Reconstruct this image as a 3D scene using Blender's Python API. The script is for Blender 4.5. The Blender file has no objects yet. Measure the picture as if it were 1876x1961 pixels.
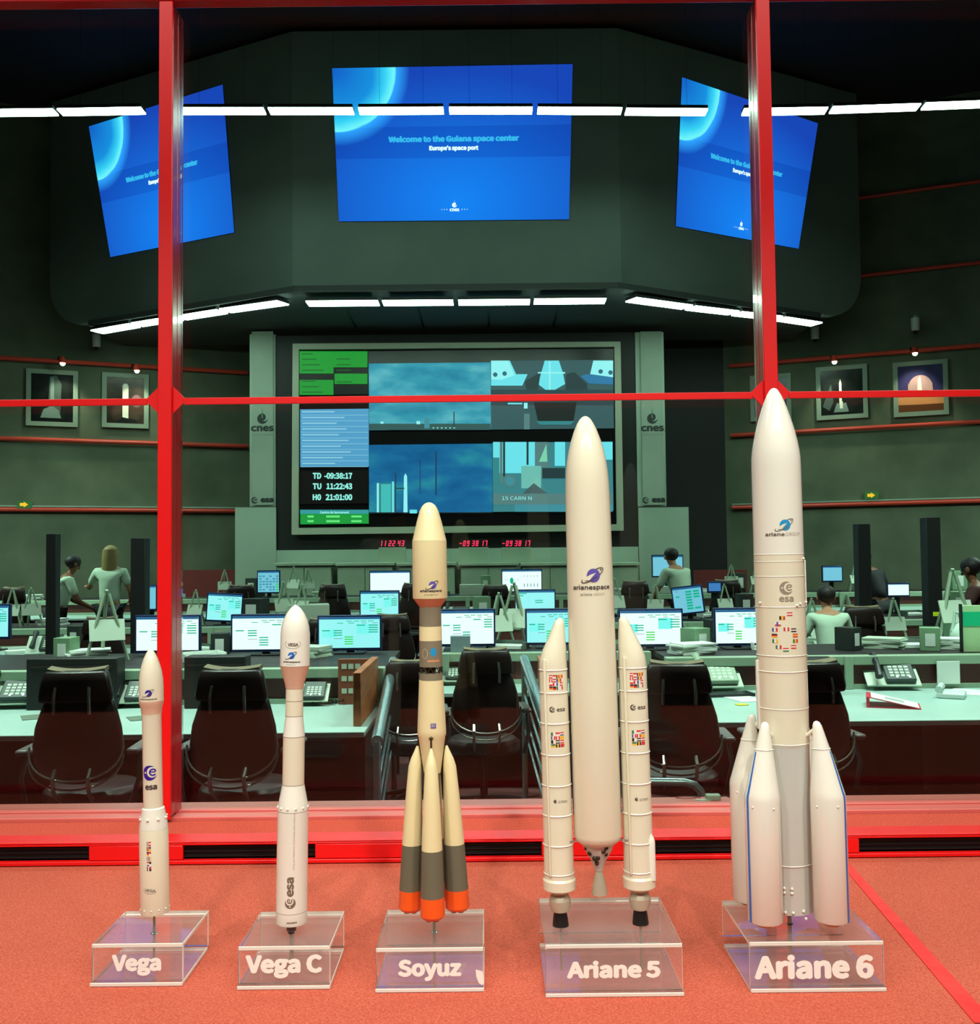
import bpy, bmesh, math, random
from math import pi, sin, cos, radians
from mathutils import Vector, Matrix
random.seed(7)
S = bpy.context.scene
COL = S.collection

# ---------------------------------------------------------------- camera
F = 1900.0
CAMZ = 1.8
PITCH = math.atan(79.5 / F)
ROLL = 0.0105
M3 = (Matrix.Rotation(pi / 2 + PITCH, 3, 'X') @ Matrix.Rotation(-ROLL, 3, 'Z'))
cam = bpy.data.cameras.new('camera')
cam.sensor_fit = 'HORIZONTAL'; cam.sensor_width = 36.0; cam.lens = 36.0 * F / 1876.0
cam.clip_start = 0.02; cam.clip_end = 200
co = bpy.data.objects.new('camera', cam); COL.objects.link(co)
co.matrix_world = Matrix.Translation((0, 0, CAMZ)) @ M3.to_4x4()
S.camera = co

# ---------------------------------------------------------------- world, exposure
S.view_settings.view_transform = 'Standard'
S.view_settings.look = 'None'
S.view_settings.gamma = 1.0
S.view_settings.exposure = 0.0
try: S.view_settings.use_curve_mapping = False
except Exception: pass
S.cycles.use_denoising = True
S.cycles.max_bounces = 8
S.cycles.transparent_max_bounces = 16
S.cycles.sample_clamp_indirect = 4.0
W = bpy.data.worlds.new('world'); S.world = W; W.use_nodes = True
W.node_tree.nodes['Background'].inputs[0].default_value = (0.02, 0.025, 0.022, 1)
W.node_tree.nodes['Background'].inputs[1].default_value = 0.3

def area(name, loc, rot, sx, sy, power, col):
    l = bpy.data.lights.new(name, 'AREA'); l.shape = 'RECTANGLE'; l.size = sx; l.size_y = sy
    l.energy = power; l.color = col
    o = bpy.data.objects.new(name, l); COL.objects.link(o); o.location = loc; o.rotation_euler = rot
    return o
# gallery: small ceiling spots behind the visitor and soft area lights below the ceiling
def spot(name, loc, tgt, power, ang, col, rad=0.04, blend=0.6):
    l = bpy.data.lights.new(name, 'SPOT'); l.energy = power; l.spot_size = radians(ang); l.spot_blend = blend
    l.shadow_soft_size = rad; l.color = col
    o = bpy.data.objects.new(name, l); COL.objects.link(o); o.location = loc
    d = Vector(tgt) - Vector(loc); o.rotation_euler = d.to_track_quat('-Z', 'Y').to_euler()
    return o
for (sx_, sy_) in ((-1.3, -0.9), (-0.45, -0.9), (0.45, -0.9), (1.3, -0.9)):
    spot('gallery_spot', (sx_, sy_, 3.66), (sx_ * 0.5, 1.12, 1.38), 94, 44, (1.0, 0.985, 0.88), 0.03)
area('gallery_soft_light', (0.0, 0.55, 3.66), (0, 0, 0), 4.0, 0.35, 50, (1.0, 1.0, 0.90))  # added to stand in for soft light bounced off the ceiling
area('gallery_soft_light', (0.0, -2.4, 3.66), (0, 0, 0), 4.0, 0.3, 14, (0.9, 1.0, 0.92)).data.spread = radians(110)
# hall ceiling lamps over the desks, above the window head; side pair added
HC = (0.86, 1.0, 0.92)
area('hall_unseen_lamp', (-3.5, 6.2, 7.4), (0, 0, 0), 4.5, 0.5, 400, HC).data.spread = radians(120)
area('hall_unseen_lamp', (3.5, 6.2, 7.4), (0, 0, 0), 4.5, 0.5, 400, HC).data.spread = radians(120)
area('hall_unseen_lamp', (-9.5, 12.5, 6.3), (radians(8), 0, 0), 3.0, 0.6, 580, (0.80, 1.0, 0.88)).data.spread = radians(140)  # unseen lamp added to brighten the left side wall
area('hall_unseen_lamp', (9.5, 12.5, 6.3), (radians(8), 0, 0), 3.0, 0.6, 580, (0.80, 1.0, 0.88)).data.spread = radians(140)  # unseen lamp added to brighten the right side wall

# ---------------------------------------------------------------- helpers
def ray(px, py):
    return M3 @ Vector(((px - 938.0) / F, -(py - 980.5) / F, -1.0))
def at(px, py, Y):
    d = ray(px, py); t = Y / d.y
    return Vector((d.x * t, Y, CAMZ + d.z * t))
def onz(px, py, z):
    d = ray(px, py); t = (z - CAMZ) / d.z
    return Vector((d.x * t, d.y * t, z))
def lin(c):
    return tuple(((x / 255.0) / 12.92 if x / 255.0 <= 0.04045 else ((x / 255.0 + 0.055) / 1.055) ** 2.4) for x in c)

MATS = {}
def mat(name, rgb=None, rough=0.5, metal=0.0, spec=0.5, emit=0.0, coat=0.0):
    if name in MATS: return MATS[name]
    m = bpy.data.materials.new(name); m.use_nodes = True
    b = m.node_tree.nodes['Principled BSDF']
    c = lin(rgb) + (1,)
    b.inputs['Base Color'].default_value = c
    b.inputs['Roughness'].default_value = rough
    b.inputs['Metallic'].default_value = metal
    b.inputs['Specular IOR Level'].default_value = spec
    b.inputs['Coat Weight'].default_value = coat
    if emit:
        b.inputs['Emission Color'].default_value = c
        b.inputs['Emission Strength'].default_value = emit
        b.inputs['Base Color'].default_value = (0.01, 0.01, 0.01, 1)
    MATS[name] = m
    return m
def noisy(name, c1, c2, scale, rough=0.6, bump=0.0, spec=0.4, detail=4, metal=0.0, vec=(1, 1, 1), bscale=None, lo=0.35, hi=0.65):
    if name in MATS: return MATS[name]
    m = mat(name, c1, rough, metal, spec)
    nt = m.node_tree; b = nt.nodes['Principled BSDF']
    tc = nt.nodes.new('ShaderNodeTexCoord'); mp = nt.nodes.new('ShaderNodeMapping')
    mp.inputs['Scale'].default_value = vec
    nz = nt.nodes.new('ShaderNodeTexNoise'); nz.inputs['Scale'].default_value = scale; nz.inputs['Detail'].default_value = detail
    rp = nt.nodes.new('ShaderNodeValToRGB')
    rp.color_ramp.elements[0].position = lo; rp.color_ramp.elements[1].position = hi
    rp.color_ramp.elements[0].color = lin(c1) + (1,); rp.color_ramp.elements[1].color = lin(c2) + (1,)
    nt.links.new(tc.outputs['Object'], mp.inputs[0]); nt.links.new(mp.outputs[0], nz.inputs['Vector'])
    nt.links.new(nz.outputs['Fac'], rp.inputs[0]); nt.links.new(rp.outputs[0], b.inputs['Base Color'])
    if bump:
        bp = nt.nodes.new('ShaderNodeBump'); bp.inputs['Strength'].default_value = bump; bp.inputs['Distance'].default_value = 0.002
        if bscale:
            n2 = nt.nodes.new('ShaderNodeTexNoise'); n2.inputs['Scale'].default_value = bscale; n2.inputs['Detail'].default_value = 2
            nt.links.new(mp.outputs[0], n2.inputs['Vector']); nt.links.new(n2.outputs['Fac'], bp.inputs['Height'])
        else:
            nt.links.new(nz.outputs['Fac'], bp.inputs['Height'])
        nt.links.new(bp.outputs[0], b.inputs['Normal'])
    return m
def clear(name, tint, refl, haze, hazecol, ior=1.45):
    """clear sheet: transparent + a little diffuse haze + fresnel gloss"""
    m = bpy.data.materials.new(name); m.use_nodes = True; nt = m.node_tree; nt.nodes.clear()
    out = nt.nodes.new('ShaderNodeOutputMaterial')
    tr = nt.nodes.new('ShaderNodeBsdfTransparent'); tr.inputs[0].default_value = tint + (1,)
    df = nt.nodes.new('ShaderNodeBsdfDiffuse'); df.inputs[0].default_value = hazecol + (1,)
    gl = nt.nodes.new('ShaderNodeBsdfGlossy'); gl.inputs['Roughness'].default_value = 0.02; gl.inputs[0].default_value = (1, 1, 1, 1)
    fr = nt.nodes.new('ShaderNodeFresnel'); fr.inputs[0].default_value = ior
    mu = nt.nodes.new('ShaderNodeMath'); mu.operation = 'MULTIPLY'; mu.inputs[1].default_value = refl
    m1 = nt.nodes.new('ShaderNodeMixShader'); m1.inputs[0].default_value = haze
    m2 = nt.nodes.new('ShaderNodeMixShader')
    nt.links.new(tr.outputs[0], m1.inputs[1]); nt.links.new(df.outputs[0], m1.inputs[2])
    nt.links.new(fr.outputs[0], mu.inputs[0]); nt.links.new(mu.outputs[0], m2.inputs[0])
    nt.links.new(m1.outputs[0], m2.inputs[1]); nt.links.new(gl.outputs[0], m2.inputs[2]); nt.links.new(m2.outputs[0], out.inputs[0])
    MATS[name] = m
    return m

class MB:
    def __init__(s): s.v = []; s.f = []; s.m = []; s.k = 0
    def use(s, k): s.k = k; return s
    def face(s, pts):
        n = len(s.v); s.v += [Vector(p) for p in pts]; s.f.append(tuple(range(n, n + len(pts)))); s.m.append(s.k); return s
    def raw(s, vs, fs):
        n = len(s.v); s.v += [Vector(p) for p in vs]
        for f in fs: s.f.append(tuple(i + n for i in f)); s.m.append(s.k)
        return s
    def box(s, x0, x1, y0, y1, z0, z1, M=None):
        v = [Vector((x, y, z)) for z in (z0, z1) for y in (y0, y1) for x in (x0, x1)]
        if M is not None: v = [M @ p for p in v]
        return s.raw(v, [(0, 2, 3, 1), (4, 5, 7, 6), (0, 1, 5, 4), (1, 3, 7, 5), (3, 2, 6, 7), (2, 0, 4, 6)])
    def loft(s, secs, n=32, cap=True, M=None):
        vs = []; fs = []
        for (cx, cy, z, r) in secs:
            rx, ry = (r if isinstance(r, tuple) else (r, r))
            for i in range(n):
                a = 2 * pi * i / n; p = Vector((cx + rx * cos(a), cy + ry * sin(a), z))
                vs.append(M @ p if M is not None else p)
        for j in range(len(secs) - 1):
            for i in range(n):
                a = j * n + i; b = j * n + (i + 1) % n
                fs.append((a, b, b + n, a + n))
        if cap:
            fs.append(tuple(reversed(range(n)))); fs.append(tuple((len(secs) - 1) * n + i for i in range(n)))
        return s.raw(vs, fs)
    def tube(s, path, r, n=8, cap=True):
        path = [Vector(p) for p in path]; vs = []; fs = []
        up = Vector((0, 0, 1)); pv = None
        for i, p in enumerate(path):
            t = (path[min(i + 1, len(path) - 1)] - path[max(i - 1, 0)]).normalized()
            if pv is None:
                a = up if abs(t.z) < 0.95 else Vector((1, 0, 0))
                u = t.cross(a).normalized()
            else:
                u = (pv - t * pv.dot(t)).normalized()
            w = t.cross(u).normalized(); pv = u
            rr = r[i] if isinstance(r, (list, tuple)) else r
            for k in range(n):
                an = 2 * pi * k / n; vs.append(p + (u * cos(an) + w * sin(an)) * rr)
        for j in range(len(path) - 1):
            for k in range(n):
                a = j * n + k; b = j * n + (k + 1) % n
                fs.append((a, b, b + n, a + n))
        if cap: fs.append(tuple(reversed(range(n)))); fs.append(tuple((len(path) - 1) * n + k for k in range(n)))
        return s.raw(vs, fs)
    def ball(s, c, r, n=12, m=8, M=None):
        rx, ry, rz = r if isinstance(r, tuple) else (r, r, r)
        vs = []; fs = []
        for j in range(m + 1):
            th = pi * j / m
            for i in range(n):
                a = 2 * pi * i / n
                p = Vector((c[0] + rx * sin(th) * cos(a), c[1] + ry * sin(th) * sin(a), c[2] - rz * cos(th)))
                vs.append(M @ p if M is not None else p)
        for j in range(m):
            for i in range(n):
                a = j * n + i; b = j * n + (i + 1) % n; fs.append((a, b, b + n, a + n))
        return s.raw(vs, fs)
    def build(s, name, mats, parent=None, smooth=35, bevel=0.0, seg=2, merge=True):
        me = bpy.data.meshes.new(name)
        me.from_pydata([tuple(p) for p in s.v], [], s.f)
        if not isinstance(mats, (list, tuple)): mats = [mats]
        for q in mats: me.materials.append(q)
        for i, p in enumerate(me.polygons): p.material_index = s.m[i]
        bm = bmesh.new(); bm.from_mesh(me)
        if merge: bmesh.ops.remove_doubles(bm, verts=bm.verts, dist=1e-6)
        bmesh.ops.recalc_face_normals(bm, faces=bm.faces)
        bm.to_mesh(me); bm.free()
        if smooth:
            for p in me.polygons: p.use_smooth = True
            me.set_sharp_from_angle(angle=radians(smooth))
        o = bpy.data.objects.new(name, me); COL.objects.link(o)
        if parent: o.parent = parent
        if bevel:
            b = o.modifiers.new('bevel', 'BEVEL'); b.width = bevel; b.segments = seg; b.limit_method = 'ANGLE'; b.angle_limit = radians(40)
        return o
def thing(name, label, cat, loc=(0, 0, 0), rot=(0, 0, 0), group=None):
    o = bpy.data.objects.new(name, None); COL.objects.link(o); o.location = loc; o.rotation_euler = rot
    o.empty_display_size = 0.1
    o['label'] = label; o['category'] = cat
    if group: o['group'] = group
    return o
def tag(o, label, cat, group=None):
    o['label'] = label; o['category'] = cat
    if group: o['group'] = group
    return o
def struct(o): o['kind'] = 'structure'; return o
def dup(root, loc, rotz=0.0, label=None, scale=None):
    r = root.copy(); COL.objects.link(r); r.location = loc; r.rotation_euler = (0, 0, rotz)
    if scale: r.scale = (scale,) * 3
    if label: r['label'] = label
    for ch in list(root.children):
        c = ch.copy(); COL.objects.link(c); c.parent = r
        for g in list(ch.children):
            d = g.copy(); COL.objects.link(d); d.parent = c
    return r

# 2D shapes for lettering and marks ----------------------------------------
_tc = {}
VF = None
try:
    import os
    _fp = bpy.utils.system_resource('DATAFILES', path='fonts')
    _q = os.path.join(_fp, 'Noto Sans CJK Regular.woff2')
    if os.path.exists(_q): VF = bpy.data.fonts.load(_q)
except Exception: VF = None
def text2(s, bold=0.0, shear=0.0, spacing=1.0):
    k = (s, bold, shear, spacing)
    if k in _tc: return _tc[k]
    cu = bpy.data.curves.new('t', 'FONT'); cu.body = s; cu.size = 1.0; cu.shear = shear
    if VF: cu.font = VF
    cu.space_character = spacing; cu.resolution_u = 3
    ob = bpy.data.objects.new('t', cu); COL.objects.link(ob)
    dg = bpy.context.evaluated_depsgraph_get(); dg.update()
    me = bpy.data.meshes.new_from_object(ob.evaluated_get(dg))
    vs = [(v.co.x, v.co.y) for v in me.vertices]
    polys = [[vs[i] for i in p.vertices] for p in me.polygons]
    bpy.data.objects.remove(ob); bpy.data.curves.remove(cu); bpy.data.meshes.remove(me)
    if bold > 0.004:      # heavier strokes: the outline drawn again around itself
        base = polys; nb = 8
        polys = base + [[(x + bold * cos(2 * pi * i / nb), y + bold * sin(2 * pi * i / nb)) for x, y in q] for i in range(nb) for q in base]
    _tc[k] = polys
    return polys
def fit(polys, cx, cy, w=None, h=None, rot=0.0):
    xs = [p[0] for q in polys for p in q]; ys = [p[1] for q in polys for p in q]
    x0, x1, y0, y1 = min(xs), max(xs), min(ys), max(ys)
    sx = w / (x1 - x0) if w else None; sy = h / (y1 - y0) if h else None
    if sx is None: sx = sy
    if sy is None: sy = sx
    c, s_ = cos(rot), sin(rot); out = []
    for q in polys:
        r = []
        for (x, y) in q:
            X = (x - (x0 + x1) / 2) * sx; Y = (y - (y0 + y1) / 2) * sy
            r.append((cx + X * c - Y * s_, cy + X * s_ + Y * c))
        out.append(r)
    return out
def rect2(x0, y0, x1, y1): return [[(x0, y0), (x1, y0), (x1, y1), (x0, y1)]]
def disc2(cx, cy, r, n=28, ry=None):
    ry = ry or r
    return [[(cx + r * cos(2 * pi * i / n), cy + ry * sin(2 * pi * i / n)) for i in range(n)]]
def arc2(cx, cy, rx, ry, a0, a1, w, rot=0.0, n=20, taper=False):
    out = []
    def P(a, q): 
        x = (rx + q) * cos(a); y = (ry + q) * sin(a)
        return (cx + x * cos(rot) - y * sin(rot), cy + x * sin(rot) + y * cos(rot))
    for i in range(n):
        t0, t1 = i / n, (i + 1) / n; A, B = a0 + (a1 - a0) * t0, a0 + (a1 - a0) * t1
        w0 = w * (sin(pi * t0) if taper else 1); w1 = w * (sin(pi * t1) if taper else 1)
        out.append([P(A, -w0 / 2), P(A, w0 / 2), P(B, w1 / 2), P(B, -w1 / 2)])
    return out
def xf(polys, cx, cy, s, rot=0.0):
    c, n = cos(rot) * s, sin(rot) * s
    return [[(cx + x * c - y * n, cy + x * n + y * c) for (x, y) in q] for q in polys]
def decal(name, layers, surf, mats, parent, step=None, off=0.0002, ystep=None):
    """layers: list of (polys, material index, layer number)"""
    bm = bmesh.new()
    lay = bm.verts.layers.float.new('o')
    for polys, mi, L in layers:
        for qi, q in enumerate(polys):
            vs = [bm.verts.new((x, y, 0)) for (x, y) in q]
            for v in vs: v[lay] = off * (1 + L + 0.9 * qi / len(polys))
            try: f = bm.faces.new(vs); f.material_index = mi
            except ValueError: pass
    if step:
        xs = [v.co.x for v in bm.verts]; a, b = min(xs), max(xs); x = a + step
        while x < b:
            bmesh.ops.bisect_plane(bm, geom=bm.verts[:] + bm.edges[:] + bm.faces[:], plane_co=(x, 0, 0), plane_no=(1, 0, 0)); x += step
    if ystep:
        ys = [v.co.y for v in bm.verts]; a, b = min(ys), max(ys); y = a + ystep
        while y < b:
            bmesh.ops.bisect_plane(bm, geom=bm.verts[:] + bm.edges[:] + bm.faces[:], plane_co=(0, y, 0), plane_no=(0, 1, 0)); y += ystep
    for v in bm.verts: v.co = surf(v.co.x, v.co.y, v[lay])
    me = bpy.data.meshes.new(name); bm.to_mesh(me); bm.free()
    for q in (mats if isinstance(mats, (list, tuple)) else [mats]): me.materials.append(q)
    o = bpy.data.objects.new(name, me); COL.objects.link(o)
    if parent: o.parent = parent
    return o
def plane_surf(o, ux=Vector((1, 0, 0)), uz=Vector((0, 0, 1)), n=None):
    o = Vector(o); n = n if n is not None else uz.cross(ux).normalized() * 1.0
    return lambda u, v, off: o + ux * u + uz * v + n * off
def quad_surf(BL, BR, TR, TL, n):
    return lambda u, v, off: (BL * (1 - u) + BR * u) * (1 - v) + (TL * (1 - u) + TR * u) * v + n * off
# logos as 2D layers in unit size (about 1 wide)
def logo_orbit(cx, cy, s):      # globe with a swoosh
    return ([(xf(disc2(0.04, 0, 0.27, 32), cx, cy, s), 0, 0),
             (xf(arc2(0.0, 0, 0.52, 0.14, radians(150), radians(285), 0.04), cx, cy, s, 0.55), 1, 1),
             (xf(arc2(0.0, 0, 0.52, 0.16, radians(-60), radians(60), 0.04), cx, cy, s, 0.55), 1, 1),
             (xf([[(-0.34, -0.20), (-0.12, -0.2), (-0.06, -0.12), (0.14, 0.10), (-0.08, 0.03), (-0.22, -0.05)]], cx, cy, s), 2, 2),
             (xf(disc2(0.35, 0.22, 0.035, 10), cx, cy, s), 1, 1)])
def logo_e(cx, cy, s, rot=0.0):          # round mark with a letter e cut from it
    return ([(xf(disc2(0, 0, 0.5, 32), cx, cy, s, rot), 0, 0),
             (xf(disc2(0.18, 0.05, 0.36, 28), cx, cy, s, rot), 1, 1),
             (xf(arc2(0.22, 0.05, 0.2, 0.2, radians(20), radians(320), 0.10), cx, cy, s, rot), 0, 2),
             (xf(rect2(0.03, 0.03, 0.4, 0.11), cx, cy, s, rot), 0, 2),
             (xf(disc2(-0.3, 0.02, 0.07, 10), cx, cy, s, rot), 1, 1)])
def logo_drop(cx, cy, s):       # round drop with spike and crescent cut
    return ([(xf(disc2(0, 0, 0.42, 28), cx, cy, s), 0, 0),
             (xf([[(-0.03, 0.3), (0.03, 0.3), (0.0, 0.95)]], cx, cy, s), 0, 0),
             (xf(arc2(0.06, 0.12, 0.3, 0.3, radians(-100), radians(95), 0.17, taper=True), cx, cy, s), 1, 1),
             (xf([[(0.02, 0.0), (0.0, 0.42), (-0.05, 0.3), (-0.03, 0.05)]], cx, cy, s), 1, 1)])

# ---------------------------------------------------------------- materials
red_paint = mat('red_paint', (236, 18, 20), 0.35, 0, 0.5)
red_trim = mat('red_gloss_trim', (176, 24, 34), 0.16, 0, 0.6, coat=0.3)
carpet = noisy('red_carpet', (196, 82, 62), (226, 120, 96), 420, 0.95, 0.9, 0.1, 5, bscale=900, lo=0.3, hi=0.72)
carpet2 = noisy('red_carpet_far', (190, 70, 55), (212, 92, 72), 300, 0.95, 0.5, 0.1)
tape = noisy('red_tape', (228, 34, 34), (242, 52, 46), 60, 0.6, 0.2)
slotblack = mat('slot_black', (6, 5, 5), 0.6)
cream = mat('model_cream', (232, 228, 202), 0.2, 0, 0.5, coat=0.4)
white = mat('model_white', (238, 238, 224), 0.18, 0, 0.5, coat=0.5)
ycream = mat('model_yellow_cream', (232, 220, 170), 0.4, 0, 0.4, coat=0.2)
pinkc = mat('model_pink_tan', (222, 184, 158), 0.4, 0, 0.4, coat=0.2)
salmon = mat('model_salmon', (214, 146, 108), 0.45)
mgrey = mat('model_grey', (128, 120, 98), 0.55)
mgrey2 = mat('model_booster_grey', (104, 102, 82), 0.55)
lgrey = mat('model_light_grey', (198, 200, 192), 0.3, 0, 0.5, coat=0.3)
orange = mat('model_orange', (244, 92, 24), 0.45)
silver = mat('model_silver', (196, 188, 164), 0.35, 0.35)
bronze = mat('bronze', (60, 50, 32), 0.4, 0.4)
brown = mat('brown_pin', (84, 52, 42), 0.5)
black = mat('black', (10, 8, 9), 0.4)
blue = mat('blue_stripe', (40, 110, 205), 0.4)
purple = mat('purple_mark', (98, 84, 172), 0.4)
indigo = mat('indigo_mark', (52, 30, 150), 0.4)
cyanm = mat('cyan_mark', (36, 150, 205), 0.4)
inkg = mat('ink_grey', (120, 108, 92), 0.5)
inkd = mat('ink_dark', (78, 66, 66), 0.5)
fl_red = mat('flag_red', (214, 52, 60), 0.5); fl_wh = mat('flag_white', (240, 236, 226), 0.5)
fl_ye = mat('flag_yellow', (240, 190, 50), 0.5); fl_gr = mat('flag_green', (52, 128, 84), 0.5)
fl_bl = mat('flag_blue', (82, 90, 165), 0.5); fl_bk = mat('flag_black', (40, 30, 34), 0.5)
FL = [fl_red, fl_wh, fl_ye, fl_gr, fl_bl, fl_bk]
acry = clear('acrylic', (0.98, 0.97, 0.965), 0.34, 0.085, (0.90, 0.76, 0.74), 1.45)
acry_edge = clear('acrylic_lit_edge', (0.9, 0.92, 0.85), 1.0, 0.86, (0.90, 0.91, 0.80), 1.45)  # milky and pale: light piped to the edges is painted in
letters = mat('white_lettering', (250, 250, 240), 0.5)
glass = clear('window_glass', (0.86, 0.95, 0.90), 0.5, 0.0, (0.5, 0.6, 0.55), 1.5)
steel = mat('steel', (150, 170, 175), 0.25, 0.8)
rodm = mat('rod_metal', (150, 150, 128), 0.35, 0.5)

# ================================================================ GALLERY (viewer side)
LZ = 1.34
b = MB(); b.box(-3.2, 3.2, 0.62, 1.507, LZ - 0.05, LZ)
ledge = thing('carpeted_ledge', 'wide ledge covered in red carpet under the row of rocket models', 'ledge', (0, 0, 0))
b.build('carpet_top', carpet, ledge, bevel=0.006)
b = MB(); b.box(-3.2, 3.2, 0.66, 1.6, 0.3, LZ - 0.051); b.build('ledge_body', mat('ledge_dark_red', (120, 24, 22), 0.5), ledge)
b = MB(); b.box(-3.2, 3.2, 1.552, 1.634, LZ - 0.04, LZ + 0.030); b.build('rear_carpet_strip', carpet2, ledge)
p1, p2 = onz(1596, 1640, LZ), onz(1612, 1640, LZ)
q1, q2 = onz(1866, 1961, LZ), onz(1906, 1961, LZ)
b = MB()
NN = 12
for i in range(NN):
    t0, t1 = i / NN, (i + 1) / NN
    b.face([p1.lerp(q1, t0) + Vector((0, 0, .0012)), p2.lerp(q2, t0) + Vector((0, 0, .0012)), p2.lerp(q2, t1) + Vector((0, 0, .0012)), p1.lerp(q1, t1) + Vector((0, 0, .0012))])
    b.face([p1.lerp(q1, t0), p1.lerp(q1, t0) + Vector((0, 0, .0012)), p1.lerp(q1, t1) + Vector((0, 0, .0012)), p1.lerp(q1, t1)])
tp = b.build('red_tape_strip', tape, ledge); tp['label'] = 'bright red tape line running diagonally over the carpet'

# vent rail along the back of the ledge
vr = thing('vent_rail', 'low red metal air vent rail with black slots behind the rocket models', 'vent rail')
slots = [(-40, 170), (350, 603), (887, 1037), (1252, 1452), (1645, 1920)]
zs0, zs1 = LZ + 0.006, LZ + 0.0275
VY = 1.507
xe = [-3.0] + [at(q, 1620, VY).x for s_ in slots for q in s_] + [3.0]
b = MB()
for i in range(0, len(xe), 2): b.box(xe[i], xe[i + 1], VY, VY + 0.006, zs0, zs1)
b.box(-3.0, 3.0, VY - 0.004, VY + 0.006, LZ, zs0)
b.box(-3.0, 3.0, VY, VY + 0.006, zs1, LZ + 0.031)
b.box(-3.0, 3.0, VY - 0.001, VY + 0.043, LZ + 0.031, LZ + 0.0335)
b.build('vent_casing', red_paint, vr, bevel=0.0012)
for (a, c) in slots:
    xa, xb = at(a, 1620, VY).x, at(c, 1620, VY).x
    m = MB(); m.box(xa, xb, VY + 0.010, VY + 0.012, zs0 - 0.004, zs1 + 0.002)
    for k in range(3):
        m.box(xa, xb, VY + 0.006, VY + 0.0095, zs0 + 0.003 + k * 0.007, zs0 + 0.0045 + k * 0.007)
    m.build('vent_slot', slotblack, vr)

# window frame, mullions, panes
win = bpy.data.objects.new('window_1', None); COL.objects.link(win); struct(win)
b = MB()
b.box(-3.2, 3.2, 1.636, 1.667, LZ + 0.0, LZ + 0.036); b.box(-3.2, 3.2, 1.668, 1.695, LZ + 0.0, LZ + 0.039); b.box(-3.2, 3.2, 1.696, 1.735, LZ + 0.0, LZ + 0.036)
b.build('sill', mat('sill_lit_red', (216, 104, 96), 0.28, 0, 0.5), win, bevel=0.0015)  # paler than the frame: reflected light put into the red
zt = at(938, 1, 1.63).z
b = MB(); b.box(-3.2, 3.2, 1.62, 1.645, zt, zt + 0.08); b.box(-3.2, 3.2, 1.646, 1.70, zt + 0.05, zt + 0.08); b.build('head_frame', red_trim, win, bevel=0.002)
MY = 1.62
mxs = [at(315, 765, MY).x, at(1477, 752, MY).x]
mxs = [mxs[0] - 1.0] + mxs + [mxs[1] + 1.0]
mw = 0.0113
for i, x in enumerate(mxs):
    xt, xb_ = x, x
    b = MB(); b.box(x - mw, x + mw, MY, MY + 0.006, LZ + 0.036, zt - 0.0005); b.build('mullion_face', red_paint, win, bevel=0.001)
    b = MB(); b.box(x - mw + 0.0012, x + mw - 0.0012, MY + 0.009, MY + 0.032, LZ + 0.0395, zt + 0.0) ; b.box(x - mw + .0012, x + mw - .0012, MY + 0.0335, MY + 0.064, LZ + 0.036, zt)
    b.build('mullion_fin', red_trim, win, bevel=0.0008)
    zc = at(315 if i < 2 else 1480, 765 if i < 2 else 752, MY).z
    h = 0.034
    b = MB(); y0, y1 = MY + 0.0062, MY + 0.0088
    pts = [(x - h, zc), (x, zc - h), (x + h, zc), (x, zc + h)]
    b.raw([(p[0], y, p[1]) for y in (y0, y1) for p in pts], [(0, 1, 2, 3), (7, 6, 5, 4)] + [(j, j + 4, (j + 1) % 4 + 4, (j + 1) % 4) for j in range(4)])
    b.build('diamond_plate', red_paint, win)
zc = at(938, 761.5, MY).z
for i in range(3):
    b = MB(); b.box(mxs[i] + 0.03, mxs[i + 1] - 0.03, MY + 0.004, MY + 0.0085, zc - 0.0056, zc + 0.0056); b.build('transom', red_paint, win, bevel=0.0008)
for (xa, xb_) in ((mxs[0] + mw, mxs[1] - mw), (mxs[1] + mw, mxs[2] - mw), (mxs[2] + mw, mxs[3] - mw)):
    tilt = 0.018
    y0 = 1.682
    b = MB()
    dz = zt - LZ - 0.03
    yt = y0 - dz * tilt
    z0, z1 = LZ + 0.037, zt + 0.078
    vv = [(xa, y0, z0), (xb_, y0, z0), (xb_, yt, z1), (xa, yt, z1), (xa, y0 + .008, z0), (xb_, y0 + .008, z0), (xb_, yt + .008, z1), (xa, yt + .008, z1)]
    b.raw(vv, [(0, 1, 2, 3), (5, 4, 7, 6), (0, 4, 5, 1), (1, 5, 6, 2), (2, 6, 7, 3), (3, 7, 4, 0)])
    b.build('glass_pane', glass, win, smooth=0)

gw = mat('gallery_wall', (150, 150, 140), 0.8)
gdark = mat('gallery_dark', (38, 36, 34), 0.8)
def sbox(name, dims, m):
    q = MB(); q.box(*dims); return struct(q.build(name, m))
sbox('wall_gallery_back', (-3.4, 3.4, -3.6, -3.45, 0.3, 3.8), noisy('gallery_back', (70, 76, 70), (96, 100, 92), 1.2, 0.8))
sbox('wall_gallery_left', (-3.4, -3.25, -3.6, 1.64, 0.3, 3.8), gdark)
sbox('wall_gallery_right', (3.25, 3.4, -3.6, 1.64, 0.3, 3.8), gdark)
sbox('ceiling_gallery', (-3.4, 3.4, -3.6, 1.64, 3.7, 3.85), gdark)
sbox('floor_gallery', (-3.4, 3.4, -3.6, 1.6, 0.15, 0.3), mat('gallery_floor', (92, 40, 34), 0.8))
sbox('wall_window_head', (-3.4, 3.4, 1.60, 1.74, zt + 0.08, 11.0), gdark)
sbox('wall_window_base', (-3.4, 3.4, 1.64, 1.74, 0.0, LZ), mat('base_dark', (60, 22, 20), 0.7))
sbox('wall_window_left', (-14, -3.2, 1.60, 1.74, 0.0, 11.0), gdark)
sbox('wall_window_right', (3.2, 14, 1.60, 1.74, 0.0, 11.0), gdark)

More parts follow.
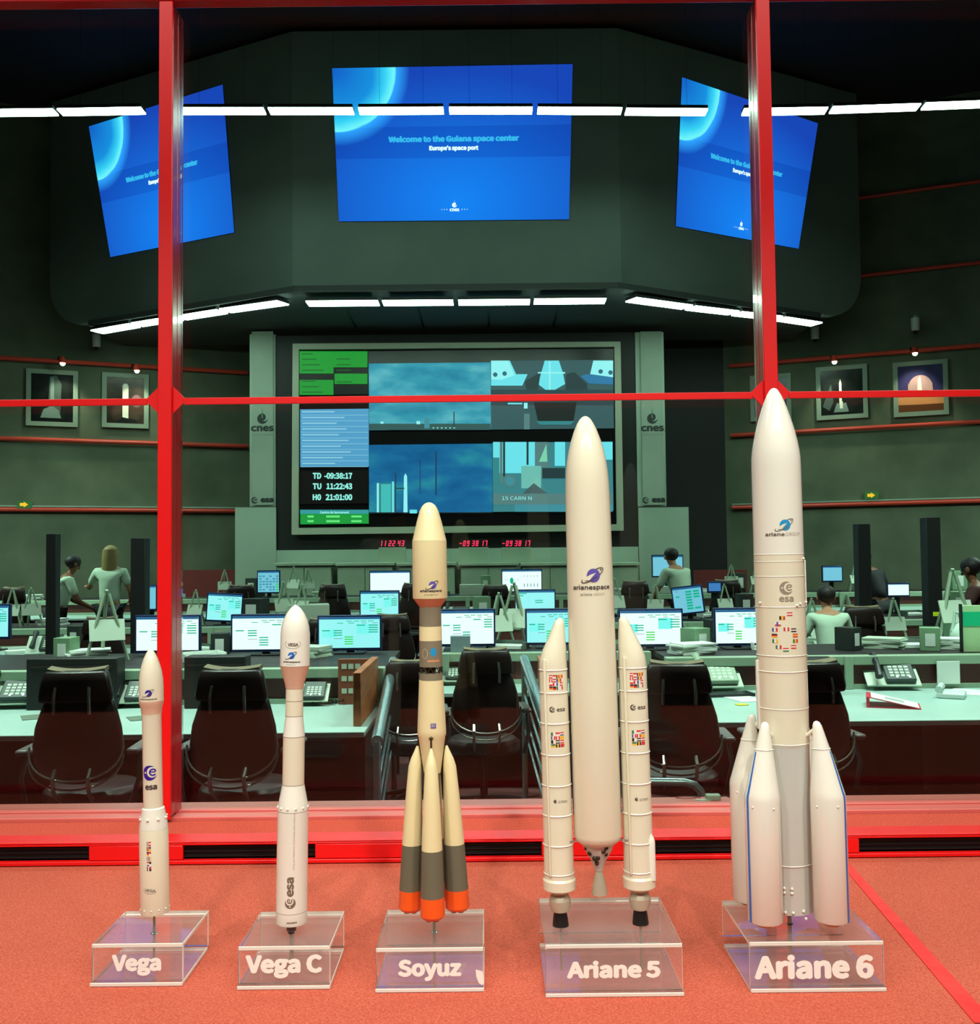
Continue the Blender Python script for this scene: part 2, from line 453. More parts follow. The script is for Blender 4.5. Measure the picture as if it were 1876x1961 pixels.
# ================================================================ ROCKET MODELS
def stand(px0, px1, yb, yt_front, yback, text, tx0, tx1, ty0, ty1, label, rods, rodmat=rodm, rodr=0.0016, thick=0.0044):
    """C-shaped folded clear display stand; px of the front bottom edge"""
    pc = (px0 + px1) / 2
    f = onz(pc, yb, LZ); Y0 = f.y
    xl, xr = at(px0, yb, Y0).x, at(px1, yb, Y0).x
    H = at(pc, yt_front, Y0).z - LZ
    zb = LZ + H
    Y1 = onz(pc, yback, zb).y
    cx = (xl + xr) / 2; hw = (xr - xl) / 2; dep = Y1 - Y0
    t = thing('display_stand', label, 'stand', (cx, Y0, LZ), (0, 0, 0), 'clear display stands under the rocket models')
    T = thick
    def slab(name, x0, x1, y0, y1, z0, z1, M=None):
        q = MB(); q.use(0)
        q.box(x0, x1, y0, y1, z0, z1)
        # narrow side faces are polished edges, piped light put into their colour
        q2 = q.build(name, [acry, acry_edge], t, smooth=0, bevel=0.0006, seg=1)
        dims = sorted([(x1 - x0, 0), (y1 - y0, 1), (z1 - z0, 2)])
        thin = dims[0][1]
        for p in q2.data.polygons:
            n = p.normal
            if abs(n[thin]) < 0.5: p.material_index = 1
        return q2
    slab('top_plate', -hw, hw, 0, dep, H - T, H)
    lean = 0.004
    fp = slab('front_plate', -hw, hw, 0.0, T, T, H - T)
    slab('base_plate', -hw - 0.0005, hw + .0005, -lean, dep * 0.93, 0.0003, T)
    slab('rear_flange', -hw, hw, dep - T, dep, H - T - 0.036, H - T)
    # lettering
    cxp, cyp = (tx0 + tx1) / 2, (ty0 + ty1) / 2
    a = at(tx0, ty1, Y0); c = at(tx1, ty0, Y0)
    pol = fit(text2(text, 0.022), (a.x + c.x) / 2 - cx, (a.z + c.z) / 2 - LZ, w=(c.x - a.x), h=(c.z - a.z))
    decal('lettering', [(pol, 0, 0)], plane_surf((0, -0.0001, 0), n=Vector((0, -1, 0))), letters, t, off=0.0003)
    for (rx, ry, z1, rr) in rods:
        q = MB(); q.loft([(rx - cx, ry - Y0, T, rr), (rx - cx, ry - Y0, z1 - LZ, rr)], 12); r_ = q.build('pin', rodmat, t)
        q = MB(); q.ball((rx - cx, ry - Y0, H + 0.0006), (0.004, 0.004, 0.0009), 12, 6); q.build('pin_collar', steel, t)
    return t, cx, Y0, Y1, zb

class Rocket:
    """local frame: z up from model base, -y faces visitor"""
    def __init__(s, name, label, xb, yb, xt, yt, D, group=None):
        s.D = D; s.k = D / F; s.yb = yb
        base = at(xb, yb, D)
        top = at(xt, yt, D)
        s.len = (top - base).length
        s.kk = s.len / (yb - yt)
        lean = math.atan2(top.x - base.x, top.z - base.z)
        s.root = thing(name, label, 'model rocket', base, (0, lean, 0), 'rocket models on the ledge')
        s.base = base
        s.view = math.atan2(-base.x, base.y)    # angle of the side facing the camera
    def z(s, y): return (s.yb - y) * s.kk
    def r(s, px): return px * s.k
    def prof(s, pts): return [(0, 0, s.z(y), max(s.r(w), 0.0002)) for (y, w) in pts]
    def body(s, name, pts, m, n=56, cap=True):
        q = MB(); q.loft(s.prof(pts), n, cap); return q.build(name, m, s.root, smooth=40)
    def ring(s, name, y, w, m, t=0.9, c=(0, 0), parent=None):
        R = s.r(w); rr = s.r(t); zz = s.z(y); q = MB()
        q.loft([(c[0], c[1], zz - rr, R), (c[0], c[1], zz - rr * .4, R + rr * .8), (c[0], c[1], zz + rr * .4, R + rr * .8), (c[0], c[1], zz + rr, R)], 48, False)
        return q.build(name, m, parent or s.root, smooth=60)
    def surf(s, ypx, w, dx, c=(0, 0), w2=None, y2=None):
        """decal surface centred dx pixels right of the axis on a body of half-width w px"""
        R = s.r(w); a0 = s.view + math.asin(max(-.98, min(.98, dx / w))) if w else 0
        zc = s.z(ypx)
        def f(u, v, off):
            z = zc + v
            Rz = R if w2 is None else R + (s.r(w2) - R) * (z - zc) / (s.z(y2) - zc)
            a = a0 + u / R
            return Vector((c[0] + (Rz + off) * sin(a), c[1] - (Rz + off) * cos(a), z))
        return f

def wordmark(R, name, ypx, w, dx, lines, mats, parent=None, c=(0, 0), extra=None):
    """lines: (text, dx px, dy px (down), width px, height px, mat idx, bold, rot)"""
    lay = []
    for (t, ddx, ddy, ww, hh, mi, bo, ro) in lines:
        lay.append((fit(text2(t, bo), R.r(ddx), -R.r(ddy), w=R.r(ww), h=R.r(hh) if hh else None, rot=ro), mi, 0))
    if extra: lay += extra
    return decal(name, lay, R.surf(ypx, w, dx, c), mats, parent or R.root, step=R.r(2.0), off=0.00012)
def flags(R, name, ypx, w, dx, grid, cw, ch, parent=None, c=(0, 0)):
    """grid: list of rows of flag codes, each a vertical-stripe or horizontal-stripe tuple"""
    lay = []
    nr = len(grid); nc = len(grid[0])
    for i, row in enumerate(grid):
        for j, fl in enumerate(row):
            if fl is None: continue
            x0 = (j - nc / 2) * cw + cw * .04; y1 = (nr / 2 - i) * ch - ch * .06; x1 = x0 + cw * .92; y0 = y1 - ch * .88
            kind, cols = fl
            for q, cidx in enumerate(cols):
                n_ = len(cols)
                if kind == 'v': rr = rect2(x0 + (x1 - x0) * q / n_, y0, x0 + (x1 - x0) * (q + 1) / n_, y1)
                else: rr = rect2(x0, y1 - (y1 - y0) * (q + 1) / n_, x1, y1 - (y1 - y0) * q / n_)
                lay.append((xf(rr, 0, 0, R.k), cidx, 0))
    return decal(name, lay, R.surf(ypx, w, dx, c), FL, parent or R.root, step=R.r(3.0), off=0.00012)
rd, wh, ye, gr, bl, bk = range(6)

# ---- 1: small slim rocket, leftmost
R = Rocket('rocket_model', 'shortest and leftmost rocket model, slim cream body with indigo round mark', 297, 1747, 288, 1243, 1.115)
R.body('nose_fairing', [(1342, 22.5), (1320, 22.8), (1300, 21.8), (1285, 19.8), (1272, 16.6), (1260, 12.6), (1251, 8.4), (1246, 5), (1243.5, 2)], cream)
R.body('fairing_cone', [(1367, 18.5), (1358, 19.3), (1352, 21), (1345, 22.6), (1342, 22.8)], pinkc)
R.body('upper_stage', [(1549, 18), (1372, 17.6), (1367, 18.4)], cream)
R.body('interstage', [(1586, 26.3), (1574, 25.2), (1560, 22.6), (1554, 21.6), (1548, 20.6), (1546, 18)], white)
R.body('first_stage', [(1747, 20), (1746, 26), (1742, 27), (1588, 26.6), (1586, 26)], cream)
for k in range(8):
    a = R.view + radians(-70 + k * 45); rr = R.r(25.2); q = MB(); q.ball((rr * sin(a), -rr * cos(a), R.z(1566)), R.r(2.6), 10, 6); q.build('thruster_bump', white, R.root)
for k in range(6):
    a = R.view + radians(-75 + k * 30); rr = R.r(26.4); q = MB(); q.ball((rr * sin(a), -rr * cos(a), R.z(1736)), R.r(2.0), 8, 6); q.build('rivet', white, R.root)
wordmark(R, 'orbit_mark', 1331, 22.6, -6, [('arianespace', -0.5, 6, 34, 3.2, 1, 0.02, 0)], [indigo, inkg, cream], extra=[(p, m_, l) for p, m_, l in logo_orbit(0, R.r(-5) * -1, R.r(24))])
wordmark(R, 'agency_mark', 1478, 17.9, -6.5, [('esa', 3, 27, 23, 9, 2, 0.02, 0)], [indigo, cream, inkd], extra=logo_e(R.r(1), 0, R.r(28)))
flags(R, 'flag_column', 1633, 26.6, -9, [[('v', (gr, wh, rd)), ('h', (rd, wh, rd))], [('v', (bk, ye, rd)), ('h', (fl_ix := bl, ye))], [('h', (bk, rd, ye)), ('h', (rd, wh))], [('v', (bl, wh, rd)), ('v', (gr, wh, ye))], [('h', (rd, wh, bl)), ('h', (bk, wh))], [('v', (bk, wh)), ('h', (rd, bk))]], 4.2, 9.2)
wordmark(R, 'name_mark', 1697, 27, -8, [('VEGA', 0, 0, 20, 5, 0, 0.01, -0.1)], [inkg], extra=[(arc2(0, 0, R.r(13), R.r(6), radians(160), radians(330), R.r(.6)), 0, 0)])
zb1 = R.base.z
stand(175, 350, 1887, 1807, 1744, 'Vega', 214, 309, 1827, 1869, 'clear stand with white four-letter name, under the leftmost rocket model', [(R.base.x - 0.001, R.base.y, zb1 + 0.004, 0.0013)])

# ---- 2: white rocket with long lower stage
R = Rocket('rocket_model', 'second rocket model from the left, bulbous white nose on a pink-tan cone', 558, 1766, 566, 1158, 1.112)
R.body('nose_fairing', [(1275, 28), (1215, 27.6), (1200, 26.2), (1188, 23), (1176, 17.8), (1167, 11.6), (1162, 7), (1159.5, 3), (1158.5, 1)], white)
R.body('fairing_cone', [(1319, 16.8), (1312, 17.8), (1275.5, 28)], pinkc)
R.body('upper_stage', [(1372, 16.6), (1343, 16.4), (1319, 16.2)], cream)
R.ring('stage_ring', 1343, 16.4, inkg, 0.45); R.ring('stage_ring', 1372, 16.6, inkg, 0.45)
R.body('upper_cone', [(1411, 20.6), (1380, 17.2), (1372.5, 16.6)], white)
R.ring('stage_ring', 1411, 20.4, inkg, 0.5)
R.body('second_stage', [(1503, 20.6), (1411.5, 20.4)], cream)
R.ring('stage_ring', 1503, 20.7, inkg, 0.5)
R.body('interstage', [(1552, 29), (1545, 28.8), (1538, 27.2), (1503.5, 20.8)], white)
R.ring('stage_ring', 1552, 28.8, inkg, 0.5)
R.body('first_stage', [(1766, 22), (1765.5, 28), (1762, 29.2), (1742, 29.2), (1552.5, 29)], white)
R.ring('base_ring', 1742, 29.0, inkg, 0.5)
for k in range(12):
    a = R.view + radians(-80 + k * 30); rr = R.r(28.6); q = MB(); q.ball((rr * sin(a), -rr * cos(a), R.z(1545)), R.r(2.5), 10, 6); q.build('thruster_bump', white, R.root)
wordmark(R, 'name_mark', 1233, 27.8, -5, [('VEGA', 1, 0, 20, 6.5, 0, 0.02, 0)], [inkg], extra=[(arc2(0, R.r(1), R.r(15), R.r(8.5), radians(140), radians(400), R.r(.6)), 0, 0)])
wordmark(R, 'orbit_mark', 1257, 27.9, -8, [('arianespace', 1, 9, 34, 4, 1, 0.02, 0), ('arianegroup', 0, 14, 18, 2.2, 1, 0.0, 0)], [blue, inkd, white], extra=logo_orbit(0, R.r(3), R.r(24)))
wordmark(R, 'side_lettering', 1605, 29, 3, [('ITALIA FRANCE ESPANA BELGIQUE', 0, 0, 104, 3.2, 0, 0.0, pi / 2)], [mat('ink_rose', (176, 128, 118), 0.5)])
wordmark(R, 'agency_mark', 1690, 29.1, -3, [('esa', 0, 0, 36, 13, 0, 0.02, pi / 2)], [inkg, white], extra=[(p, m_, l) for p, m_, l in logo_e(0, -R.r(30), R.r(20), pi / 2)])
wordmark(R, 'base_lettering', 1757, 29.2, 0, [('AVIO', 0, 0, 20, 3, 0, 0.03, 0)], [inkg])
stand(456, 632, 1893, 1812, 1745, 'Vega C', 470, 617, 1827, 1874, 'clear stand under the second rocket model, pinned with a brown peg', [(R.base.x, R.base.y, R.base.z - 0.0075, 0.0022)], rodr=0.002)
q = MB(); q.loft([(0, 0, -0.0085, R.r(9)), (0, 0, 0.0005, R.r(9))], 20); q.build('peg', brown, R.root)

# ---- 3: soyuz-type with four strapped cones
R = Rocket('rocket_model', 'middle rocket model with four strap-on boosters ending in orange skirts', 831, 1742, 821, 962, 1.108)
R.body('nose_fairing', [(1037, 32.6), (1000, 24), (980, 18.4), (973, 15.4), (968, 12), (964.5, 8), (962.6, 4), (962.1, 1.5)], ycream)
R.body('payload_fairing', [(1148, 32.4), (1146, 33), (1037.2, 32.8)], ycream)
R.body('fairing_cone', [(1164, 21), (1148.3, 32.2)], salmon)
R.body('upper_stage_band', [(1202, 21), (1164, 20.8)], mgrey)
R.body('cream_band', [(1229, 21.6), (1202, 21.4)], ycream)
R.body('third_stage', [(1279, 21.8), (1229, 21.6)], mgrey)
q = MB(); n = 10
for k in range(n):
    for d_ in (-1, 1):
        a0 = 2 * pi * k / n; a1 = a0 + d_ * pi / n; rr = R.r(20.5)
        q.tube([(rr * sin(a0), -rr * cos(a0), R.z(1279)), (rr * sin(a1), -rr * cos(a1), R.z(1292))], R.r(1.1), 6)
q.loft(R.prof([(1292, 9), (1279, 9)]), 16)
q.build('truss', bronze, R.root)
R.body('lower_band', [(1305, 22), (1291.5, 21.6)], mgrey)
R.body('core_stage', [(1482, 16), (1414, 25.6), (1408, 27.4), (1400, 27.2), (1305, 23)], ycream)
R.body('core_engine_bay', [(1700, 15), (1482, 15)], mgrey2)
wordmark(R, 'orbit_mark', 1122, 33, 2, [('arianespace', 0, 11, 44, 6, 1, 0.02, 0), ('arianegroup', 0, 18, 26, 3, 1, 0.0, 0)], [purple, inkd, ycream], extra=logo_orbit(R.r(2), R.r(0), R.r(27)))
wordmark(R, 'stage_mark', 1253, 21.7, -11, [], [mat('pale_ring', (190, 180, 160), 0.5)], extra=[(arc2(0, 0, R.r(5.5), R.r(9), 0, 2 * pi, R.r(1)), 0, 0)])
wordmark(R, 'stage_mark', 1250, 21.7, 5, [('CONGRATS', 0, 17, 26, 3.4, 1, 0.02, 0)][:0] + [('SOYUZ ST', 0, 17, 26, 3.6, 1, 0.03, 0)][:0], [cyanm, salmon], extra=[(disc2(0, 0, R.r(6), 20, R.r(8)), 0, 0), (rect2(-R.r(12), -R.r(18.5), R.r(13), -R.r(15)), 1, 0)])
wordmark(R, 'small_flag', 1389, 27.4, 3, [('R', 0, 0, 6, 6, 1, 0.0, 0)], [purple, ycream], extra=[(rect2(-R.r(5), -R.r(4.5), R.r(5), R.r(4.5)), 0, -.5)])
for k in range(4):
    a = R.view * 0 + k * pi / 2
    dx, dy = sin(a), -cos(a)
    def sec(y, w, off): return (dx * R.r(off), dy * R.r(off), R.z(y), R.r(w))
    bo = thing('booster', '', 'x'); del bo['label']; del bo['category']
    bo.name = 'strap_on_booster'; bo.parent = R.root
    q = MB(); q.loft([sec(1617, 19.4, 39.5), sec(1540, 16.2, 36.2), sec(1470, 12.2, 33), sec(1455, 9.5, 31), sec(1440, 5, 28.5), sec(1431, 2, 27.5)], 36)
    q.build('booster_body', ycream, bo, smooth=40)
    q = MB(); q.loft([sec(1702, 22, 43), sec(1617, 19.5, 39.5)], 36); q.build('booster_tank', mgrey2, bo)
    q = MB(); q.loft([sec(1741, 19, 44), sec(1736, 22.6, 44), sec(1702, 22, 43)], 36); q.build('booster_skirt', orange, bo)
    q = MB()
    for e in range(4):
        ea = pi / 4 + e * pi / 2
        q.loft([(dx * R.r(44) + R.r(9) * cos(ea), dy * R.r(44) + R.r(9) * sin(ea), R.z(1745), R.r(6)), (dx * R.r(44) + R.r(9) * cos(ea), dy * R.r(44) + R.r(9) * sin(ea), R.z(1737), R.r(4))], 12)
    q.build('booster_nozzles', silver, bo)
    q = MB(); q.tube([(dx * R.r(27), dy * R.r(27), R.z(1434)), (dx * R.r(25.6), dy * R.r(25.6), R.z(1407))], R.r(1.6), 8)
    q.tube([(dx * R.r(27) + dy * R.r(4), dy * R.r(27) + dx * R.r(4), R.z(1412)), (dx * R.r(27) - dy * R.r(4), dy * R.r(27) - dx * R.r(4), R.z(1412))], R.r(1.6), 8)
    q.build('booster_strut', bronze, bo)
rods = [(R.base.x, R.base.y, R.base.z + 0.012, 0.0016)]
stand(720, 926, 1898, 1815, 1741, 'Soyuz', 762, 883, 1836, 1879, 'clear stand with a white chipped sticker at its right, under the middle rocket model', rods)
st = [o for o in COL.objects if o.name.startswith('display_stand')][-1]
a = at(918, 1871, st.location.y); 
decal('sticker', [([[(-.004, .008), (.0035, .006), (.0045, -.006), (.0025, -.0085), (-.001, -.006), (-.0035, .001)]], 0, 0)], plane_surf((a.x - st.location.x, -0.0001, a.z - LZ), n=Vector((0, -1, 0))), letters, st, off=0.0003)

# ---- 4: heavy with two side boosters
R = Rocket('rocket_model', 'tall cream rocket model with two ringed side boosters on black nozzles', 1148, 1712, 1120, 797, 1.105)
R.body('core_stage', [(1617, 31), (1612, 38), (1606, 43.4), (1598, 45), (1300, 45), (1000, 43), (945, 42.2), (925, 41.6), (905, 40.2), (885, 37.8), (865, 34), (845, 28.8), (825, 22), (812, 16), (803, 10.4), (799, 6), (797.3, 2.5)], cream, 64)
R.body('engine_frame', [(1668, 7), (1650, 13), (1632, 24), (1616, 31)], lgrey)
for (dx, y, w) in ((-24, 1630, 5), (-12, 1640, 5.5), (-2, 1638, 4.5), (13, 1625, 4.5), (22, 1632, 4), (18, 1618, 4.5), (-30, 1622, 3.5), (-8, 1650, 4)):
    a = R.view + math.asin(dx / 36.0)
    rr = R.r(8 + (1668 - y) * .42)
    q = MB(); q.ball((rr * sin(a), -rr * cos(a), R.z(y)), R.r(w), 10, 8); q.build('engine_valve', bronze, R.root)
q = MB(); q.loft(R.prof([(1712, 15), (1700, 14), (1682, 10), (1668, 6), (1660, 4.5)]), 32, False); q.loft(R.prof([(1711, 13.6), (1682, 9), (1662, 3.5)]), 32, False); q.build('engine_nozzle', silver, R.root)
wordmark(R, 'orbit_mark', 1118, 44.7, 3, [('arianespace', 0, 10, 76, 10.5, 1, 0.01, 0), ('ariane', -11, 22, 23, 5.2, 1, 0.0, 0), ('GROUP', 14, 22, 22, 4.6, 3, -0.01, 0)], [purple, inkd, cream, mat('ink_pale', (176, 166, 148), 0.5)], extra=logo_orbit(R.r(2), R.r(13), R.r(46)))
for sx in (-1, 1):
    bo = bpy.data.objects.new('side_booster', None); COL.objects.link(bo); bo.parent = R.root
    cx = R.r(75.3) * sx
    def bs(y, w, inn=0.0): return (cx - sx * R.r(inn), 0, R.z(y), R.r(w))
    q = MB(); q.loft([bs(1703, 16), bs(1702.5, 24), bs(1698, 30.6), bs(1681, 31), bs(1677, 28.6), bs(1668, 28.2), bs(1400, 27.2), bs(1275, 26.6), bs(1262, 25.4, .6), bs(1246, 22.4, 3.4), bs(1220, 15.6, 9), bs(1200, 10.6, 13), bs(1192, 8.4, 14.4), bs(1188, 5.6, 15), bs(1186.5, 2, 15)], 48)
    q.build('booster_casing', cream, bo, smooth=24)
    for y in (1284, 1327, 1385, 1444, 1502, 1558, 1614, 1668): R.ring('casing_ring', y, 26.7 + (y - 1284) * .004, white, 1.6, (cx, 0), bo)
    q = MB(); q.box(cx + sx * 0 - R.r(2.2) - R.r(18), cx - R.r(18) + R.r(2.2), -R.r(26), -R.r(15), R.z(1670), R.z(1262)); q.build('cable_duct', cream, bo, bevel=0.0008)
    q = MB(); q.loft([bs(1742, 14), bs(1740, 17), bs(1728, 20.6), bs(1720, 20.6), bs(1708, 15.4), bs(1700, 15)], 32); q.build('nozzle_collar', silver, bo, smooth=18)
    q = MB(); q.loft([bs(1769, 15.4), bs(1756, 14.2), bs(1741, 11.8)], 32); q.build('nozzle_bell', black, bo)
    q = MB(); q.tube([(sx * R.r(40), -R.r(14), R.z(1607)), (cx + sx * R.r(8), -R.r(26), R.z(1607))], R.r(1.1), 8); q.build('attachment_strut', steel, bo)
    for (y0, y1) in ((1248, 1390), (1406, 1560)):
        q = MB(); q.box(sx * R.r(44), sx * R.r(45.4), -R.r(6), R.r(6), R.z(y1), R.z(y0)); q.build('side_rail', mat('rail_violet', (86, 66, 96), 0.5), bo)
    G1 = [[('h', (rd, wh, rd)), ('h', (rd, wh)), ('v', (bk, ye, rd)), ('v', (ye, rd))], [('v', (rd, wh, rd)), ('h', (rd, wh, rd)), ('v', (bl, ye)), ('v', (rd, wh))], [('h', (wh, rd)), ('v', (rd, wh)), ('v', (bl, wh)), ('h', (rd, wh, rd))], [('h', (bk, rd, ye)), ('h', (bk, rd)), ('v', (gr, wh)), ('v', (wh, rd))]]
    G2 = [[('v', (gr, wh)), ('h', (rd, wh)), ('h', (rd, wh, bl))], [('v', (bl, wh, rd)), ('v', (rd, wh, rd)), ('h', (ye, ye, ye))], [('v', (bk, wh)), ('h', (bk, wh, bk)), ('h', (rd, wh, rd))], [('h', (gr, ye)), ('v', (bk, ye, bk)), ('h', (rd, rd))]]
    dxx = 6 if sx < 0 else 7
    flags(R, 'flag_decals', 1306, 26.8, dxx, G1, 6.8, 7.2, bo, (cx, 0))
    flags(R, 'flag_decals', 1414, 27.2, dxx, G2, 8.8, 7.2, bo, (cx, 0))
    wordmark(R, 'agency_mark', 1357, 27, dxx, [('esa', 8, 1, 17, 6, 0, 0.01, 0)], [inkd, cream], bo, (cx, 0), extra=logo_e(-R.r(9), 0, R.r(11)))
    wordmark(R, 'agency_mark', 1529, 27.6, dxx, [('cnes', 7, 1, 18, 4.6, 0, 0.0, 0)], [inkd, cream], bo, (cx, 0), extra=logo_drop(-R.r(8), 0, R.r(8)))
q = MB(); cx = R.r(96); q.loft([(cx, -R.r(14), R.z(1683), R.r(9)), (cx, -R.r(14), R.z(1612), R.r(9.4)), (cx, -R.r(14), R.z(1606), R.r(8)), (cx - R.r(2), -R.r(12), R.z(1588), R.r(1.6))], 20)
q.build('booster_fairing_pod', white, R.root)
# rods under the side boosters
L_ = R.root.rotation_euler[1]
def wpt(R, x, z): return Vector((R.base.x + x * cos(R.root.rotation_euler[1]) + z * sin(R.root.rotation_euler[1]), R.base.y, R.base.z - x * sin(R.root.rotation_euler[1]) + z * cos(R.root.rotation_euler[1])))
pl, pr = wpt(R, -R.r(75.3), R.z(1766)), wpt(R, R.r(75.3), R.z(1766))
stand(1045, 1308, 1907, 1808, 1718, 'Ariane 5', 1085, 1264, 1838, 1874, 'clear stand with two thin rods holding the rocket model with side boosters', [(pl.x, pl.y, pl.z, 0.0014), (pr.x, pr.y, pr.z, 0.0014)])

# ---- 5: tallest, four boosters with blue stripes
R = Rocket('rocket_model', 'tallest and rightmost rocket model with four white boosters and blue stripes', 1511, 1742, 1481, 743, 1.105)
R.body('core_stage', [(1740, 40), (1738, 45), (1425, 45.4), (1258, 46)], lgrey)
R.body('upper_core', [(1427, 45.8), (1066, 46.6)], cream, 64)
R.body('nose_fairing', [(1066, 46.4), (900, 46), (880, 45.6), (866, 44.2), (850, 41.6), (830, 37.4), (810, 32), (790, 26), (772, 20), (758, 14), (749, 9), (745, 5.4), (743.3, 2)], white, 64)
for y in (1066, 1080, 1108, 1166, 1258, 1288, 1358, 1424, 1648): R.ring('stage_ring', y, 46.2 if y < 1300 else 45.8, white, 1.2)
for (dx, y) in ((-36, 1158), (36, 1160), (44, 1075), (30, 1163), (46, 1158)):
    a = R.view + math.asin(max(-1, min(1, dx / 47.0))); rr = R.r(48); q = MB(); q.ball((rr * sin(a), -rr * cos(a), R.z(y)), R.r(2.6), 8, 6); q.build('thruster_bump', white, R.root)
for (dx, y) in ((-8, 1688), (6, 1688), (-8, 1696), (6, 1696), (-7, 1732), (7, 1732), (26, 1730), (-24, 1742), (30, 1744)):
    a = R.view + math.asin(dx / 47.0); rr = R.r(46); q = MB(); q.ball((rr * sin(a), -rr * cos(a), R.z(y)), R.r(3), 8, 6); q.build('base_bump', white, R.root)
q = MB(); q.loft(R.prof([(1752, 9), (1740, 9)]), 20); q.build('base_hub', bronze, R.root)
q = MB(); q.box(-R.r(50), -R.r(44), -R.r(5), R.r(5), R.z(1400), R.z(1268)); q.build('cable_duct', white, R.root, bevel=0.001)
q = MB(); q.box(R.r(46), R.r(49), -R.r(8), R.r(2), R.z(1166), R.z(1078)); q.build('side_duct', white, R.root, bevel=0.0006)
wordmark(R, 'orbit_mark', 1018, 46.5, 10, [('ariane', -16, 10, 36, 7, 1, 0.015, 0), ('GROUP', 20, 10, 33, 6.4, 3, -0.008, 0)], [cyanm, inkg, cream, MATS['ink_pale']], extra=logo_orbit(R.r(2), R.r(7), R.r(38)))
wordmark(R, 'agency_mark', 1136, 46.4, 12, [('esa', 0, 14.5, 27, 9.5, 0, 0.012, 0)], [mat('ink_agency', (150, 136, 118), 0.5), cream], extra=logo_e(R.r(0), R.r(6), R.r(25)))
fl6 = [(-6, -31, 'v', (bk, ye, rd)), (8, -38, 'h', (rd, wh, rd)), (-14, -19, 'h', (wh, rd)), (1, -10, 'v', (rd, wh, rd)), (15, -8, 'h', (bk, wh, bk)), (-20, -9, 'v', (bl, wh, rd)), (-21, 2, 'h', (bk, rd, ye)), (-20, 12, 'v', (gr, wh, ye)), (-14, 23, 'v', (gr, wh, rd)), (-1, 28, 'h', (rd, wh, gr)), (14, 23, 'h', (rd, wh, rd)), (18, 12, 'v', (gr, ye, rd)), (18, 2, 'h', (rd, ye, rd)), (-15, -20, 'v', (bl,))]
lay = []
for (dx, dy, kind, cols) in fl6:
    w_, h_ = (10.5, 6.8) if len(cols) > 1 else (3.4, 6.8)
    for q_, c_ in enumerate(cols):
        n_ = len(cols)
        if kind == 'v': r_ = rect2(dx - w_ / 2 + w_ * q_ / n_, -dy - h_ / 2, dx - w_ / 2 + w_ * (q_ + 1) / n_, -dy + h_ / 2)
        else: r_ = rect2(dx - w_ / 2, -dy + h_ / 2 - h_ * (q_ + 1) / n_, dx + w_ / 2, -dy + h_ / 2 - h_ * q_ / n_)
        lay.append((xf(r_, 0, 0, R.k), c_, 0 if n_ > 1 else 1))
decal('flag_circle', lay, R.surf(1217, 46.4, 9), FL, R.root, step=R.r(3), off=0.00012)
OFX, OFY = 0.0352, 0.033
for (sx, sy) in ((-1, -1), (1, -1), (-1, 1), (1, 1)):
    bo = bpy.data.objects.new('side_booster', None); COL.objects.link(bo); bo.parent = R.root
    bx, by = OFX * sx, OFY * sy
    il = math.hypot(bx, by); ux, uy = -bx / il, -by / il
    def bs(y, w, inn=0.0): return (bx + ux * R.r(inn), by + uy * R.r(inn), R.z(y), R.r(w))
    secs = [bs(1742, 26), bs(1741, 30), bs(1738, 32), bs(1518, 31.8), bs(1510, 31.2, .4), bs(1503, 29.8, 1.4), bs(1440, 18.4, 9), bs(1396, 10.0, 15), bs(1387, 8.2, 16.4), bs(1381, 5.4, 17.2), bs(1379, 2, 17.4)]
    q = MB(); q.loft(secs, 48); q.build('booster_casing', white, bo, smooth=40)
    R_ = R
    rr = R.r(1.1)
    q = MB(); c_ = bs(1428, 16.6, 10.8); q.loft([(c_[0], c_[1], c_[2] - rr, c_[3] + .0001), (c_[0], c_[1], c_[2], c_[3] + rr), (c_[0], c_[1], c_[2] + rr, c_[3])], 40, False); q.build('casing_ring', white, bo, smooth=60)
    # stripe on the outer side
    if sy < 0:
        ang = R.view + (radians(-52) if sx < 0 else radians(62)); hw_ = radians(5.0)
        q = MB(); prev = None
        for (cx_, cy_, z_, r_) in [bs(1739, 32.1), bs(1640, 32.0), bs(1518, 31.9), bs(1510, 31.3, .4), bs(1503, 29.9, 1.4), bs(1440, 18.5, 9), bs(1432, 17.0, 10.2)]:
            row = [Vector((cx_ + (r_ + .00025) * sin(ang + k * hw_), cy_ - (r_ + .00025) * cos(ang + k * hw_), z_)) for k in (-1, 0, 1)]
            if prev:
                q.face([prev[0], prev[1], row[1], row[0]]); q.face([prev[1], prev[2], row[2], row[1]])
            prev = row
        q.build('blue_stripe', blue, bo)
    q = MB(); q.loft([(bx, by, R.z(1749), R.r(16)), (bx, by, R.z(1741), R.r(18))], 24); q.build('nozzle_ring', mat('amber_ring', (206, 150, 90), 0.5), bo)
    for (da, y) in ((40, 1530), (-30, 1528)):
        a = R.view + radians(da if sx < 0 else -da); q = MB(); q.ball((bx + R.r(32) * sin(a), by - R.r(32) * cos(a), R.z(y)), R.r(2), 8, 6); q.build('booster_bump', white, bo)
    q = MB(); q.tube([(bx * .72, by * .72, R.z(1396)), (bx * .55, by * .55, R.z(1408))], R.r(3.6), 8); q.build('attachment_strut', white, bo)
p0 = R.base
stand(1437, 1694, 1898, 1803, 1722, 'Ariane 6', 1444, 1672, 1826, 1876, 'wide clear stand on one central rod under the tallest rocket model', [(p0.x, p0.y, p0.z - 0.004, 0.0022)])


